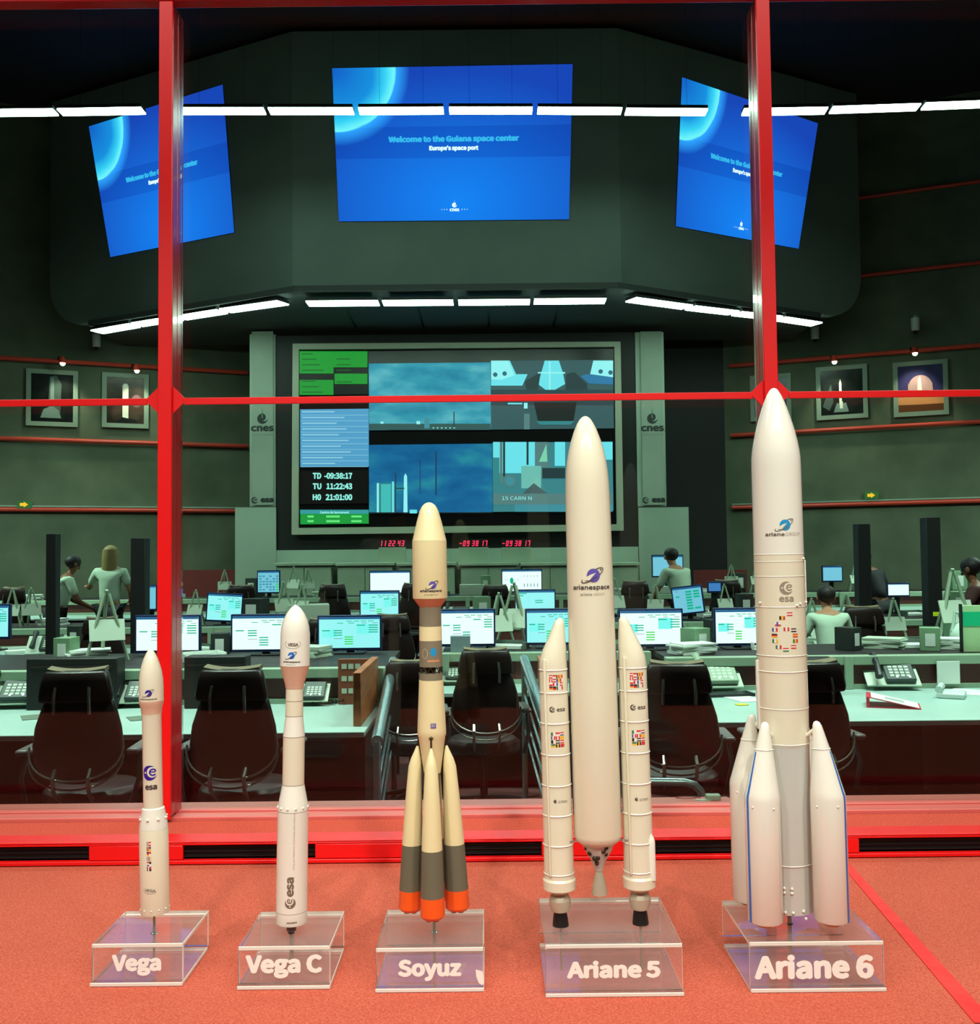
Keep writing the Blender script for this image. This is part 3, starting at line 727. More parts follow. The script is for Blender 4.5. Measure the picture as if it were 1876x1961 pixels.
# ================================================================ CONTROL HALL
hall_wall = noisy('hall_wall_fabric', (88, 98, 80), (112, 120, 100), 0.9, 0.85, 0.2, 0.2, bscale=60)
hall_dark = noisy('hall_dark', (34, 36, 34), (44, 46, 43), 0.8, 0.9)
pale = noisy('pale_panel', (150, 170, 152), (164, 182, 166), 0.8, 0.5)
black_board = mat('black_board', (14, 13, 14), 0.55)
fascia_m = noisy('fascia_panel', (96, 108, 102), (110, 122, 116), 0.5, 0.7)
rail_red = mat('rail_red', (224, 74, 56), 0.4)
struct(MB().box(-16, 16, 1.74, 24, -0.1, 0.0).build('floor', noisy('hall_carpet', (66, 30, 30), (82, 42, 40), 3, 0.9)))
struct(MB().box(-16, 16, 1.74, 24, 10.9, 11.0).build('ceiling', mat('ceiling_dark', (30, 30, 31), 0.9)))
struct(MB().box(-16, 16, 13.3, 24, 0.0, 0.2).build('floor_platform', MATS['hall_carpet']))
def wallseg(name, p, q, z0, z1, th, m, parent=None):
    p = Vector((p[0], p[1], 0)); q = Vector((q[0], q[1], 0)); d = (q - p).normalized(); n = Vector((-d.y, d.x, 0)) * th
    vs = [p + Vector((0, 0, z0)), q + Vector((0, 0, z0)), q + n + Vector((0, 0, z0)), p + n + Vector((0, 0, z0)),
          p + Vector((0, 0, z1)), q + Vector((0, 0, z1)), q + n + Vector((0, 0, z1)), p + n + Vector((0, 0, z1))]
    b = MB(); b.raw(vs, [(0, 3, 2, 1), (4, 5, 6, 7), (0, 1, 5, 4), (1, 2, 6, 5), (2, 3, 7, 6), (3, 0, 4, 7)])
    return b.build(name, m, parent, smooth=0)
LW = ((-13.5, 17.83), (-5.1, 21.4)); RW = ((5.1, 21.4), (13.5, 17.83))
struct(wallseg('wall_left', LW[0], LW[1], 0, 10.9, 0.2, hall_wall))
struct(wallseg('wall_right', RW[0], RW[1], 0, 10.9, 0.2, hall_wall))
struct(wallseg('wall_side_left', (-13.5, 1.74), (-13.5, 17.83), 0, 10.9, 0.2, hall_dark))
struct(wallseg('wall_side_right', (13.5, 17.83), (13.5, 1.74), 0, 10.9, 0.2, hall_dark))
struct(MB().box(-5.2, 5.2, 21.4, 21.6, 0, 10.9).build('wall_back', black_board))
# red rails on the side walls
def on_wall(W_, t): return Vector((W_[0][0] + (W_[1][0] - W_[0][0]) * t, W_[0][1] + (W_[1][1] - W_[0][1]) * t, 0))
def wall_ray(W_, px, py):
    """point of a side wall behind pixel px,py"""
    d = ray(px, py); ax, ay = W_[0]; bx, by = W_[1]; ex, ey = bx - ax, by - ay
    t = (ax * ey - ay * ex) / (d.x * ey - d.y * ex)
    return Vector((d.x * t, d.y * t, CAMZ + d.z * t))
def wdir(W_): return Vector((W_[1][0] - W_[0][0], W_[1][1] - W_[0][1], 0)).normalized()
for side, W_, pts in (('left', LW, ((60, 690), (60, 842), (60, 976))), ('right', RW, ((1700, 677), (1700, 818), (1700, 964)))):
    d = wdir(W_); nrm = Vector((d.y, -d.x, 0))
    for k, (px, py) in enumerate(pts):
        z = wall_ray(W_, px, py).z
        a, c = on_wall(W_, 0.0), on_wall(W_, 0.985 if side == 'left' else 1.0)
        if side == 'right': a = on_wall(W_, 0.015)
        o = MB().tube([a + nrm * 0.07 + Vector((0, 0, z)), c + nrm * 0.07 + Vector((0, 0, z))], 0.045, 10).build('wall_rail', rail_red)
        tag(o, '%s red rail running along the %s side wall%s' % (('upper', 'middle', 'lower')[k], side, (' above the pictures', ' below the pictures', ' under the exit sign')[k]), 'rail', 'red rails on the side walls')
        if k == 2:
            e = MB()
            p_, q_ = a + Vector((0, 0, z + .05)), c + Vector((0, 0, z + .05))
            e.raw([p_, q_, q_ + nrm * .1, p_ + nrm * .1, p_ + Vector((0, 0, .03)), q_ + Vector((0, 0, .03)), q_ + nrm * .1 + Vector((0, 0, .03)), p_ + nrm * .1 + Vector((0, 0, .03))], [(0, 3, 2, 1), (4, 5, 6, 7), (0, 1, 5, 4), (1, 2, 6, 5), (2, 3, 7, 6), (3, 0, 4, 7)])
            e.build('ledge_strip', pale, o, smooth=0)
    if side == 'right':
        for (py, lab) in ((505, 'faint red rail high on the right side wall, lower of two'), (350, 'faint red rail high on the right side wall, upper of two')):
            z = wall_ray(W_, 1870, py).z
            o = MB().tube([on_wall(W_, .28) + nrm * .07 + Vector((0, 0, z)), on_wall(W_, .9) + nrm * .07 + Vector((0, 0, z))], 0.04, 8).build('wall_rail', rail_red)
            tag(o, lab, 'rail', 'red rails on the side walls')

# fascia with the projection images
def fpt(px, py, seg):
    return wall_ray(seg, px, py)
C0, C1 = at(560, 573, 16.6), at(1190, 570, 16.6)
FCn = ((C0.x, 16.6), (C1.x, 16.6))
eL = at(95, 600, 19.15); eR = at(1650, 600, 19.15)
FLf = ((eL.x, 19.15), (C0.x, 16.6)); FRt = ((C1.x, 16.6), (eR.x, 19.15))
zf0 = at(870, 568, 16.6).z + 0.13; zf1 = 10.75
fas = bpy.data.objects.new('wall_upper', None); COL.objects.link(fas); struct(fas)
wallseg('fascia_panel', FCn[0], FCn[1], zf0, zf1, 0.2, fascia_m, fas)
def wing(seg, flip):
    a = Vector((seg[0][0], seg[0][1], 0)); c = Vector((seg[1][0], seg[1][1], 0)); d = (c - a).normalized(); L = (c - a).length
    n = Vector((-d.y, d.x, 0)) * 0.2
    rr = 0.85; pts = []
    if not flip:
        pts = [(rr * (1 - cos(t)), zf0 + rr * (1 - sin(t))) for t in [i * pi / 16 for i in range(9)]]
        pts = [(rr - rr * cos(i * pi / 16), zf0 + rr - rr * sin(i * pi / 16)) for i in range(9)] + [(L, zf0), (L, zf1), (0, zf1)]
    else:
        pts = [(0, zf0)] + [(L - rr + rr * sin(i * pi / 16), zf0 + rr - rr * cos(i * pi / 16)) for i in range(9)] + [(L, zf1), (0, zf1)]
    k = len(pts); P3 = [a + d * x + Vector((0, 0, z)) for x, z in pts]; P4 = [p + n for p in P3]
    b = MB(); b.raw(P3 + P4, [tuple(range(k)), tuple(reversed(range(k, 2 * k)))] + [(i, (i + 1) % k, (i + 1) % k + k, i + k) for i in range(k)])
    b.build('fascia_panel', fascia_m, fas, smooth=0)
wing(FLf, False); wing(FRt, True)
# soffit behind the fascia
b = MB()
SOZ = zf0 - .1
pl_ = [(C0.x + .1, 16.28), (C1.x - .1, 16.28), (eR.x - 1.0, 18.55), (eR.x - 1.0, 20.4), (eL.x + 1.0, 20.4), (eL.x + 1.0, 18.55)]
b.raw([(x, y, SOZ) for x, y in pl_] + [(x, y, zf0 - .001) for x, y in pl_], [tuple(reversed(range(6))), tuple(range(6, 12))] + [(i, (i + 1) % 6, (i + 1) % 6 + 6, i + 6) for i in range(6)])
struct(b.build('ceiling_soffit', mat('soffit', (62, 68, 68), 0.8), smooth=0))
b = MB()
for px in (660, 800, 936, 1070):
    x = at(px, 600, 17.4).x * 1.0
    b.box(x - .02, x + .02, 16.75, 19.0, SOZ - .006, SOZ - .001)
struct(b.build('trim_soffit_joint', black, smooth=0))

# projection images
def proj_mat():
    m = bpy.data.materials.new('projected_blue'); m.use_nodes = True; nt = m.node_tree; nt.nodes.clear()
    L = nt.links.new; N = nt.nodes.new
    out = N('ShaderNodeOutputMaterial'); em = N('ShaderNodeEmission'); L(em.outputs[0], out.inputs[0])
    uv = N('ShaderNodeUVMap'); sp = N('ShaderNodeSeparateXYZ'); L(uv.outputs[0], sp.inputs[0])
    def math_(op, a, b=None, clampv=False):
        n = N('ShaderNodeMath'); n.operation = op; n.use_clamp = clampv
        for i, q in enumerate((a, b)):
            if q is None: continue
            if isinstance(q, (int, float)): n.inputs[i].default_value = q
            else: L(q, n.inputs[i])
        return n.outputs[0]
    u, v = sp.outputs[0], sp.outputs[1]
    # base colour: brighter low in the middle of the slide
    du = math_('MULTIPLY', math_('SUBTRACT', u, 0.52), 1.1); dv = math_('SUBTRACT', v, 0.12)
    g = math_('SQRT', math_('ADD', math_('MULTIPLY', du, du), math_('MULTIPLY', dv, dv)))
    rp = N('ShaderNodeValToRGB'); L(g, rp.inputs[0])
    rp.color_ramp.elements[0].position = 0.0; rp.color_ramp.elements[0].color = lin((24, 128, 248)) + (1,)
    rp.color_ramp.elements[1].position = 0.85; rp.color_ramp.elements[1].color = lin((26, 68, 186)) + (1,)
    # darker band
    bd = math_('MULTIPLY', math_('GREATER_THAN', v, 0.405), math_('LESS_THAN', v, 0.61))
    mx = N('ShaderNodeMixRGB'); mx.blend_type = 'MULTIPLY'; L(math_('MULTIPLY', bd, 0.55), mx.inputs[0]); L(rp.outputs[0], mx.inputs[1]); mx.inputs[2].default_value = (0.55, 0.55, 0.75, 1)
    # planet
    px_ = math_('MULTIPLY', math_('SUBTRACT', u, 0.015), 1.6); py_ = math_('SUBTRACT', v, 0.98)
    px2 = math_('MULTIPLY', px_, 1.0)
    r = math_('SQRT', math_('ADD', math_('MULTIPLY', px2, px2), math_('MULTIPLY', py_, py_)))
    nz = N('ShaderNodeTexNoise'); nz.inputs['Scale'].default_value = 9; L(uv.outputs[0], nz.inputs['Vector'])
    r2 = math_('ADD', r, math_('MULTIPLY', math_('SUBTRACT', nz.outputs[0], 0.5), 0.03))
    pr = N('ShaderNodeValToRGB'); L(r2, pr.inputs[0]); cr = pr.color_ramp
    cr.elements[0].position = 0.0; cr.elements[0].color = lin((22, 96, 205)) + (1,)
    cr.elements[1].position = 1.0; cr.elements[1].color = (0, 0, 0, 1)
    for p_, c_ in ((0.25, (26, 140, 226)), (0.335, (60, 205, 250)), (0.392, (120, 240, 255)), (0.408, (36, 150, 235)), (0.46, (0, 0, 0))):
        e = cr.elements.new(p_); e.color = lin(c_) + (1,)
    ins = math_('LESS_THAN', r, 0.40)
    m2 = N('ShaderNodeMixRGB'); L(ins, m2.inputs[0]); L(mx.outputs[0], m2.inputs[1]); L(pr.outputs[0], m2.inputs[2])
    # halo outside
    ad = N('ShaderNodeMixRGB'); ad.blend_type = 'ADD'
    halo = math_('MULTIPLY', math_('SUBTRACT', 1.0, ins), math_('MULTIPLY', math_('SUBTRACT', 1.0, math_('MULTIPLY', math_('SUBTRACT', r, 0.4), 11.0), True), 0.55))
    L(halo, ad.inputs[0]); L(m2.outputs[0], ad.inputs[1]); ad.inputs[2].default_value = lin((60, 190, 255)) + (1,)
    L(ad.outputs[0], em.inputs[0]); em.inputs[1].default_value = 1.25
    return m
PM = proj_mat()
em_cy = mat('slide_text_cyan', (60, 190, 255), emit=1.1); em_wh = mat('slide_text_white', (235, 250, 255), emit=1.3); em_bl = mat('slide_blue', (30, 110, 240), emit=1.0)
def projection(corners, seg, label, nrm):
    TL, TR, BR, BL = [fpt(x, y, seg) + nrm * 0.02 for x, y in corners]
    t = thing('projection_screen', label, 'projection screen', (BL + BR) / 2, group='blue projected slides above the hall')
    off = (BL + BR) / 2
    TL, TR, BR, BL = [p - off for p in (TL, TR, BR, BL)]
    # real screen sheet with thickness
    b = MB(); fr = [BL, BR, TR, TL]; bk_ = [p - nrm * 0.015 for p in fr]
    b.raw(fr + bk_, [(0, 1, 2, 3), (7, 6, 5, 4)] + [(i, i + 4, (i + 1) % 4 + 4, (i + 1) % 4) for i in range(4)])
    b.build('screen_sheet', mat('screen_sheet', (60, 60, 64), 0.8), t, smooth=0)
    n = 12; vs = []; fs = []; uvs = []
    for j in range(n + 1):
        for i in range(n + 1):
            u, v = i / n, j / n; uvs.append((u, v))
            vs.append((BL * (1 - u) + BR * u) * (1 - v) + (TL * (1 - u) + TR * u) * v + nrm * 0.004)
    for j in range(n):
        for i in range(n): a = j * (n + 1) + i; fs.append((a, a + 1, a + n + 2, a + n + 1))
    me = bpy.data.meshes.new('slide'); me.from_pydata([tuple(p) for p in vs], [], fs)
    ul = me.uv_layers.new(name='UVMap')
    for lp in me.loops: ul.data[lp.index].uv = uvs[lp.vertex_index]
    me.materials.append(PM)
    o = bpy.data.objects.new('slide', me); COL.objects.link(o); o.parent = t
    sf = quad_surf(BL, BR, TR, TL, nrm)
    decal('slide_title', [(fit(text2('Welcome to the Guiana space center', 0.03), 0.503, 0.522, w=0.555, h=0.052), 0, 0)], sf, em_cy, t, off=0.012)
    decal('slide_subtitle', [(fit(text2("Europe's space port", 0.03), 0.503, 0.463, w=0.21, h=0.04), 0, 0)], sf, em_wh, t, off=0.012)
    lg = [([[(x * 0.05 + .503, y * 0.075 + 0.098) for x, y in q] for q in pl], mi, L) for pl, mi, L in logo_drop(0, 0, 0.5)]
    lg.append((fit(text2('cnes', 0.02), 0.503, 0.066, w=0.042, h=0.02), 0, 0))
    for k in (1, 2, 3):
        for s_ in (-1, 1): lg.append((disc2(0.503 + s_ * (0.022 + k * 0.011), 0.07, 0.0022 - k * .0003, 8, 0.004), 0, 0))
    decal('slide_logo', lg, sf, [em_wh, em_bl], t, off=0.012)
dW = wdir(((FLf[0][0], FLf[0][1]), (FLf[1][0], FLf[1][1]))); nL = Vector((dW.y, -dW.x, 0))
dW = wdir(((FRt[0][0], FRt[0][1]), (FRt[1][0], FRt[1][1]))); nR = Vector((dW.y, -dW.x, 0))
projection([(636, 132), (1096, 124), (1089, 421), (649, 425)], FCn, 'largest central blue slide with planet crescent and welcome text', Vector((0, -1, 0)))
projection([(172, 243), (428, 163), (450, 446), (213, 493)], FLf, 'tilted blue slide on the left facet, partly hidden behind the red mullion', nL)
projection([(1304, 149), (1564, 237), (1527, 477), (1292, 434)], FRt, 'tilted blue slide on the right facet, cut by the right red mullion', nR)

# light panels: two rows
tube_em = mat('tube_glow', (226, 255, 240), emit=24.0)
lamp_body = mat('lamp_body', (30, 34, 33), 0.6)
def light_panel(a, c, depth, label, grp, strength=None):
    """a, c front edge end points; panel reaches back by depth"""
    a = Vector(a); c = Vector(c); d = (c - a); L = d.length; d.normalize()
    n = Vector((-d.y, d.x, 0)).normalized()
    t = thing('light_panel', label, 'ceiling light', (a + c) / 2, group=grp)
    o_ = (a + c) / 2
    def bx(x0, x1, y0, y1, z0, z1):
        return [(-L / 2 + x) * d + n * y + Vector((0, 0, z)) for x, y, z in [(x0, y0, z0), (x1, y0, z0), (x1, y1, z0), (x0, y1, z0), (x0, y0, z1), (x1, y0, z1), (x1, y1, z1), (x0, y1, z1)]]
    FS = [(0, 3, 2, 1), (4, 5, 6, 7), (0, 1, 5, 4), (1, 2, 6, 5), (2, 3, 7, 6), (3, 0, 4, 7)]
    g = 0.02
    b = MB(); b.raw(bx(g, L - g, 0, depth, 0.0, 0.02), FS); b.build('diffuser', tube_em, t, smooth=0)
    b = MB(); b.raw(bx(g, L - g, 0, depth, 0.021, 0.07), FS)
    for q in (0.25, 0.75): b.raw(bx(L * q - .0015, L * q + .0015, depth / 2 - .0015, depth / 2 + .0015, 0.07, (10.9 - t.location.z) if grp.startswith('upper') else max(.071, SOZ - .001 - t.location.z)), FS)
    b.build('housing', lamp_body, t, smooth=0)
G1_ = 'lower row of light panels along the soffit'; G2_ = 'upper row of hanging light panels'
names_ = {}
def row(pts, Yf, dep, grp, where):
    for i, (p, q) in enumerate(pts):
        a = at(p[0], p[1], Yf(p[0])); c = at(q[0], q[1], Yf(q[0]))
        light_panel(a, c, dep, '%s light panel from left in the %s' % (('first', 'second', 'third', 'fourth', 'fifth', 'sixth', 'seventh')[i], where), grp)
row([((583, 578), (725, 577)), ((729, 577), (869, 576)), (( 875, 576), (1017, 575)), ((1021, 574), (1163, 573))], lambda x: 16.36, 0.32, G1_, 'central lower row at the soffit edge')
yl = lambda x: 16.45 + (540 - x) / (540 - 172) * 2.1
row([((172, 634), (247, 621)), ((249, 620), (331, 607)), ((333, 607), (415, 594)), ((418, 593), (532, 577))], yl, 0.3, G1_, 'receding lower row at left of the soffit')
yr = lambda x: 16.45 + (x - 1215) / (1576 - 1215) * 2.1
row([((1217, 571), (1328, 586)), ((1331, 587), (1417, 597)), ((1420, 598), (1500, 607)), ((1503, 608), (1576, 619))], yr, 0.3, G1_, 'receding lower row at right of the soffit')
row([((333, 208), (506, 208)), ((510, 208), (677, 208)), ((683, 208), (851, 207)), ((857, 207), (1022, 207)), ((1027, 207), (1194, 208)), ((1197, 209), (1358, 210))], lambda x: 14.0, 0.21, G2_, 'central upper row crossing the big slide')
row([((-70, 212), (103, 210)), ((106, 210), (272, 207))], lambda x: 13.9, 0.21, G2_, 'upper row at the left edge')
row([((1422, 210), (1588, 207)), ((1592, 206), (1766, 200)), ((1770, 199), (1950, 192))], lambda x: 14.0 - (x - 1422) / 500 * .25, 0.21, G2_, 'upper row at the right edge')

# ---- display wall
wf = bpy.data.objects.new('wall_front', None); COL.objects.link(wf); struct(wf)
Y0 = 19.0
def pxbox(name, px0, py0, px1, py1, Y, th, m, parent, bevel=0):
    a = at(px0, py1, Y); c = at(px1, py0, Y)
    b = MB(); b.box(a.x, c.x, Y, Y + th, min(a.z, c.z), max(a.z, c.z)); return b.build(name, m, parent, smooth=0, bevel=bevel)
zlow = 0.2
def zbox(name, px0, px1, pyt, Y, th, m, parent, z0=0.2):
    a = at(px0, pyt, Y); c = at(px1, pyt, Y); b = MB(); b.box(a.x, c.x, Y, Y + th, z0, a.z); return b.build(name, m, parent, smooth=0)
zbox('pale_panel', 450, 528, 972, Y0, .3, pale, wf); zbox('pale_panel', 1222, 1318, 972, Y0, .3, pale, wf)
pxbox('banner_column', 478, 640, 527, 970, Y0 + .02, .2, pale, wf); pxbox('banner_column', 1221, 636, 1270, 970, Y0 + .02, .2, pale, wf)
zbox('pale_base', 528, 1222, 1054, Y0 + .02, .3, pale, wf)
pxbox('black_surround', 528, 636, 1221, 1056, Y0 + .05, .25, black_board, wf)
def banner(px0, px1, side):
    m_ = [mat('banner_ink', (42, 52, 48), 0.6), pale, mat('banner_ink_soft', (104, 120, 108), 0.6)]
    xc = (at(px0, 800, Y0).x + at(px1, 800, Y0).x) / 2; pxm = (px0 + px1) / 2; k = Y0 / F
    a = at(pxm, 635, Y0); c = at(pxm, 967, Y0)
    t = thing('wall_banner', 'tall pale banner with round marks and small lettering, on the %s of the video wall' % side, 'banner', (a.x, Y0, c.z), group='banners beside the video wall')
    w = (px1 - px0) * k / 2
    MB().box(-w + .03, w - .03, -0.012, 0.0, 0.0, a.z - c.z).build('cloth', noisy('banner_cloth', (148, 160, 146), (158, 172, 156), 1.2, 0.7), t)
    def yy(py): return (967 - py) * k
    lay = logo_drop(0, yy(801), 24 * k) + [(fit(text2('cnes', 0.02), 0, yy(820), w=44 * k, h=11 * k), 0, 0), (fit(text2('CENTRE SPATIAL GUYANAIS', 0.0), 0, yy(832), w=40 * k, h=3 * k), 2, 0)]
    lay += [(p, m + 0, l) for p, m, l in logo_e(-15 * k, yy(958), 13 * k)] + [(fit(text2('esa', 0.03), 9 * k, yy(958), w=26 * k, h=9 * k), 0, 0)]
    decal('banner_print', lay, plane_surf((0, -0.013, 0), n=Vector((0, -1, 0))), m_, t, off=0.002)
banner(479, 526, 'left'); banner(1222, 1269, 'right')

em = lambda n, c, s=1.0: mat(n, c, emit=s * 1.28)
vw = thing('video_wall', 'large framed video wall showing launch pad views, green blocks and countdown', 'video wall', at(876, 1022, Y0 - .12))
vo = vw.location.copy()
def vb(name, px0, py0, px1, py1, m, y=0.0, th=0.02, par=None, bevel=0):
    a = at(px0, py1, Y0 - .12) - vo; c = at(px1, py0, Y0 - .12) - vo
    b = MB(); b.box(a.x, c.x, y, y + th, a.z, c.z); return b.build(name, m, par or vw, smooth=0, bevel=bevel)
fm = mat('display_frame', (172, 178, 158), 0.45)
A_ = [at(558, 1024, Y0 - .12) - vo, at(1194, 1016, Y0 - .12) - vo, at(1188, 654, Y0 - .12) - vo, at(560, 658, Y0 - .12) - vo]
B_ = [at(571, 1011, Y0 - .12) - vo, at(1181, 1004, Y0 - .12) - vo, at(1176, 664, Y0 - .12) - vo, at(572, 669, Y0 - .12) - vo]
b = MB()
for i in range(4):
    j = (i + 1) % 4
    f4 = [A_[i], A_[j], B_[j], B_[i]]; b4 = [p + Vector((0, .14, 0)) for p in f4]
    b.raw(f4 + b4, [(0, 1, 2, 3), (7, 6, 5, 4), (0, 4, 5, 1), (1, 5, 6, 2), (2, 6, 7, 3), (3, 7, 4, 0)])
b.build('display_frame', fm, vw, smooth=0)
vb('display_backing', 570, 666, 1180, 1010, mat('display_black', (8, 6, 8), 0.3), 0.07, .04)
q2d = lambda px, py: (at(px, py, Y0 - .12) - vo)
def vdec(name, items, par, y=0.03):
    """items: (poly px list, mat)"""
    ms = []; lay = []
    for pol, m in items:
        if m not in ms: ms.append(m)
        lay.append(([[(q2d(x, y_).x, q2d(x, y_).z) for x, y_ in q] for q in pol], ms.index(m), len(lay) * 0.25))
    return decal(name, lay, plane_surf((0, y, 0), n=Vector((0, -1, 0))), ms, par, off=0.0015)
R2 = lambda x0, y0, x1, y1: [[(x0, y1), (x1, y1), (x1, y0), (x0, y0)]]
gE, gD = em('display_green', (18, 146, 42), .9), em('display_green_text', (10, 96, 30), .8)
o = vb('status_panel', 572, 672, 704, 756, mat('display_dark', (20, 10, 14), .4), 0.045)
it = [(R2(573, 672, 703, 703), gE), (R2(573, 703, 638, 715), gE), (R2(640, 715, 703, 735), gE), (R2(573, 727, 638, 756), gE)]
for k in range(8): it.append((R2(578, 676 + k * 10.5, 598 + (k * 37 % 30), 678 + k * 10.5), gD)) if k not in (4,) else None
for k in range(5): it.append((R2(644, 686 + k * 11, 670 + (k * 29 % 28), 688 + k * 11), gD)) if k not in (3,) else None
vdec('status_blocks', it, o)
lb, lw = em('display_lightblue', (86, 156, 208), .9), em('display_line', (150, 200, 232), .9)
o = vb('list_panel', 574, 782, 705, 894, lb, 0.045)
it = []
for k in range(10): it.append((R2(576, 794 + k * 11, 704, 794.9 + k * 11), lw))
for k in range(10): it.append((R2(578, 787 + k * 11, 640 + (k * 53 % 34), 789.5 + k * 11), lw))
vdec('list_lines', it, o)
tx = em('display_text', (150, 226, 222), 1.0)
o = vb('clock_panel', 573, 900, 704, 965, mat('display_dark', (10, 6, 10), .4), 0.045)
lay = []
def tpx(s_, x0, x1, yc, h, bo=0.02):
    p = fit(text2(s_, bo), 0, 0, w=(x1 - x0), h=h)
    return [[((x0 + x1) / 2 + x, yc - y) for x, y in reversed(q)] for q in p]
vdec('clock_text', [(tpx('TD  -09:38:17', 598, 674, 911, 12), tx), (tpx('TU   11:22:43', 598, 674, 931, 12), tx), (tpx('H0   21:01:00', 598, 674, 952, 12), tx)], o)
o = vb('message_panel', 574, 976, 705, 1004, em('display_green2', (24, 150, 60), .9), 0.045)
vdec('message_lines', [(R2(574, 976, 705, 984), em('display_teal', (56, 150, 160), .9)), (tpx('Centre de lancement', 612, 668, 981, 5), tx)] + [(R2(x, y, x + w, y + 4), em('display_green_pale', (110, 230, 130), .9)) for y in (987, 996) for x, w in ((588, 12), (624, 26), (672, 20))], o)
def sky_mat(name, c1, c2, c3, scale, seed, vec=(1, 1, 2.2), strength=1.0):
    m = bpy.data.materials.new(name); m.use_nodes = True; nt = m.node_tree; nt.nodes.clear(); N = nt.nodes.new; L = nt.links.new
    out = N('ShaderNodeOutputMaterial'); e = N('ShaderNodeEmission'); tc = N('ShaderNodeTexCoord'); mp = N('ShaderNodeMapping')
    mp.inputs['Location'].default_value = (seed, seed * 2, 0); mp.inputs['Scale'].default_value = vec
    nz = N('ShaderNodeTexNoise'); nz.inputs['Scale'].default_value = scale; nz.inputs['Detail'].default_value = 5
    rp = N('ShaderNodeValToRGB'); rp.color_ramp.elements[0].position = .3; rp.color_ramp.elements[1].position = .72
    rp.color_ramp.elements[0].color = lin(c1) + (1,); rp.color_ramp.elements[1].color = lin(c3) + (1,)
    k = rp.color_ramp.elements.new(.5); k.color = lin(c2) + (1,)
    L(tc.outputs['Object'], mp.inputs[0]); L(mp.outputs[0], nz.inputs['Vector']); L(nz.outputs[0], rp.inputs[0]); L(rp.outputs[0], e.inputs[0]); L(e.outputs[0], out.inputs[0])
    e.inputs[1].default_value = strength
    return m
cy = em('video_cyan', (112, 218, 238), .95); dk = em('video_dark', (30, 50, 58), .9); md = em('video_mid', (66, 140, 160), .9); tl = em('video_teal', (52, 130, 140), .9)
gy = em('video_grey', (90, 124, 128), .9); dd = em('video_black', (12, 14, 20), .8); pb = em('video_paleblue', (150, 230, 240), 1.0)
o = vb('video_panel', 706, 693, 939, 823, sky_mat('video_sky1', (52, 140, 178), (70, 166, 196), (112, 196, 216), 1.6, 3), 0.045)
o['label'] = 'upper left video picture of cloudy sky over a flat horizon'
vdec('video_picture', [(R2(706, 811, 939, 823), em('video_ground', (52, 84, 86), .9)), (R2(868, 788, 870, 820), dk), (R2(812, 800, 822, 820), md), (R2(797, 806, 804, 812), pb), (R2(728, 807, 734, 811), pb)] + [(R2(828 + i * 8, 818, 831 + i * 8, 820), pb) for i in range(6)], o)
o = vb('video_panel', 940, 688, 1174, 822, em('video_base2', (54, 84, 92), .9), 0.045)
o['label'] = 'upper right video picture looking down at two pale engine cones on a launch table'
P_ = lambda *a: [list(reversed(a))]
vdec('video_picture', [(P_((940, 690), (976, 690), (988, 716), (1010, 716), (1000, 738), (940, 738)), cy), (P_((940, 690), (973, 690), (985, 718), (960, 727), (940, 726)), pb), (P_((1136, 690), (1174, 690), (1174, 722), (1130, 716)), pb), (P_((1122, 716), (1174, 722), (1174, 736), (1128, 734), (1112, 720)), em('video_blue3', (40, 116, 170), .9)),
    (P_((1043, 690), (1070, 690), (1078, 714), (1082, 735), (1052, 752), (1030, 735), (1036, 714)), cy), (R2(1030, 712, 1082, 715), pb), (R2(1051, 692, 1054, 748), pb), (P_((1028, 716), (1035, 714), (1030, 746), (1012, 760), (1004, 730)), dk), (P_((1084, 716), (1100, 712), (1124, 735), (1126, 755), (1082, 752)), dk),
    (R2(940, 746, 1174, 775), em('video_dk3', (34, 60, 70), .9)), (P_((1022, 770), (1104, 770), (1098, 806), (1030, 806)), dd), (P_((1026, 806), (1100, 806), (1092, 813), (1034, 813)), tl), (R2(1003, 771, 1010, 782), pb), (R2(972, 771, 1000, 774), cy), (R2(1003, 792, 1014, 822), gy)] +
    [(disc2(x, y, 4.4, 12), em('video_hole', (40, 100, 130), .9)) for x, y in ((948, 717), (966, 715), (1150, 711), (1169, 713))], o)
o = vb('video_panel', 706, 849, 942, 983, sky_mat('video_sky2', (24, 92, 150), (34, 112, 170), (50, 150, 176), 1.2, 9), 0.045)
o['label'] = 'lower left video picture of a launch tower and rocket against blue sky'
vdec('video_picture', [(R2(721, 925, 755, 983), tl), (R2(721, 925, 725, 983), pb), (R2(729, 927, 748, 981), em('video_tower', (70, 186, 190), .9)), (R2(750, 922, 754, 983), cy), (R2(756, 906, 758, 983), dk), (P_((776, 906), (779, 912), (780, 983), (772, 983), (773, 912)), pb), (R2(758, 934, 774, 936), dk), (R2(803, 882, 805, 946), em('video_mast', (22, 70, 110), .9)), (R2(833, 864, 836, 948), em('video_mast2', (20, 60, 100), .9)), (R2(706, 981, 942, 983), dd), (R2(784, 976, 798, 983), cy)], o)
o = vb('video_panel', 944, 845, 1173, 980, em('video_base4', (60, 128, 140), .9), 0.045)
o['label'] = 'lower right video picture of a pad building with caption 15 CARN N'
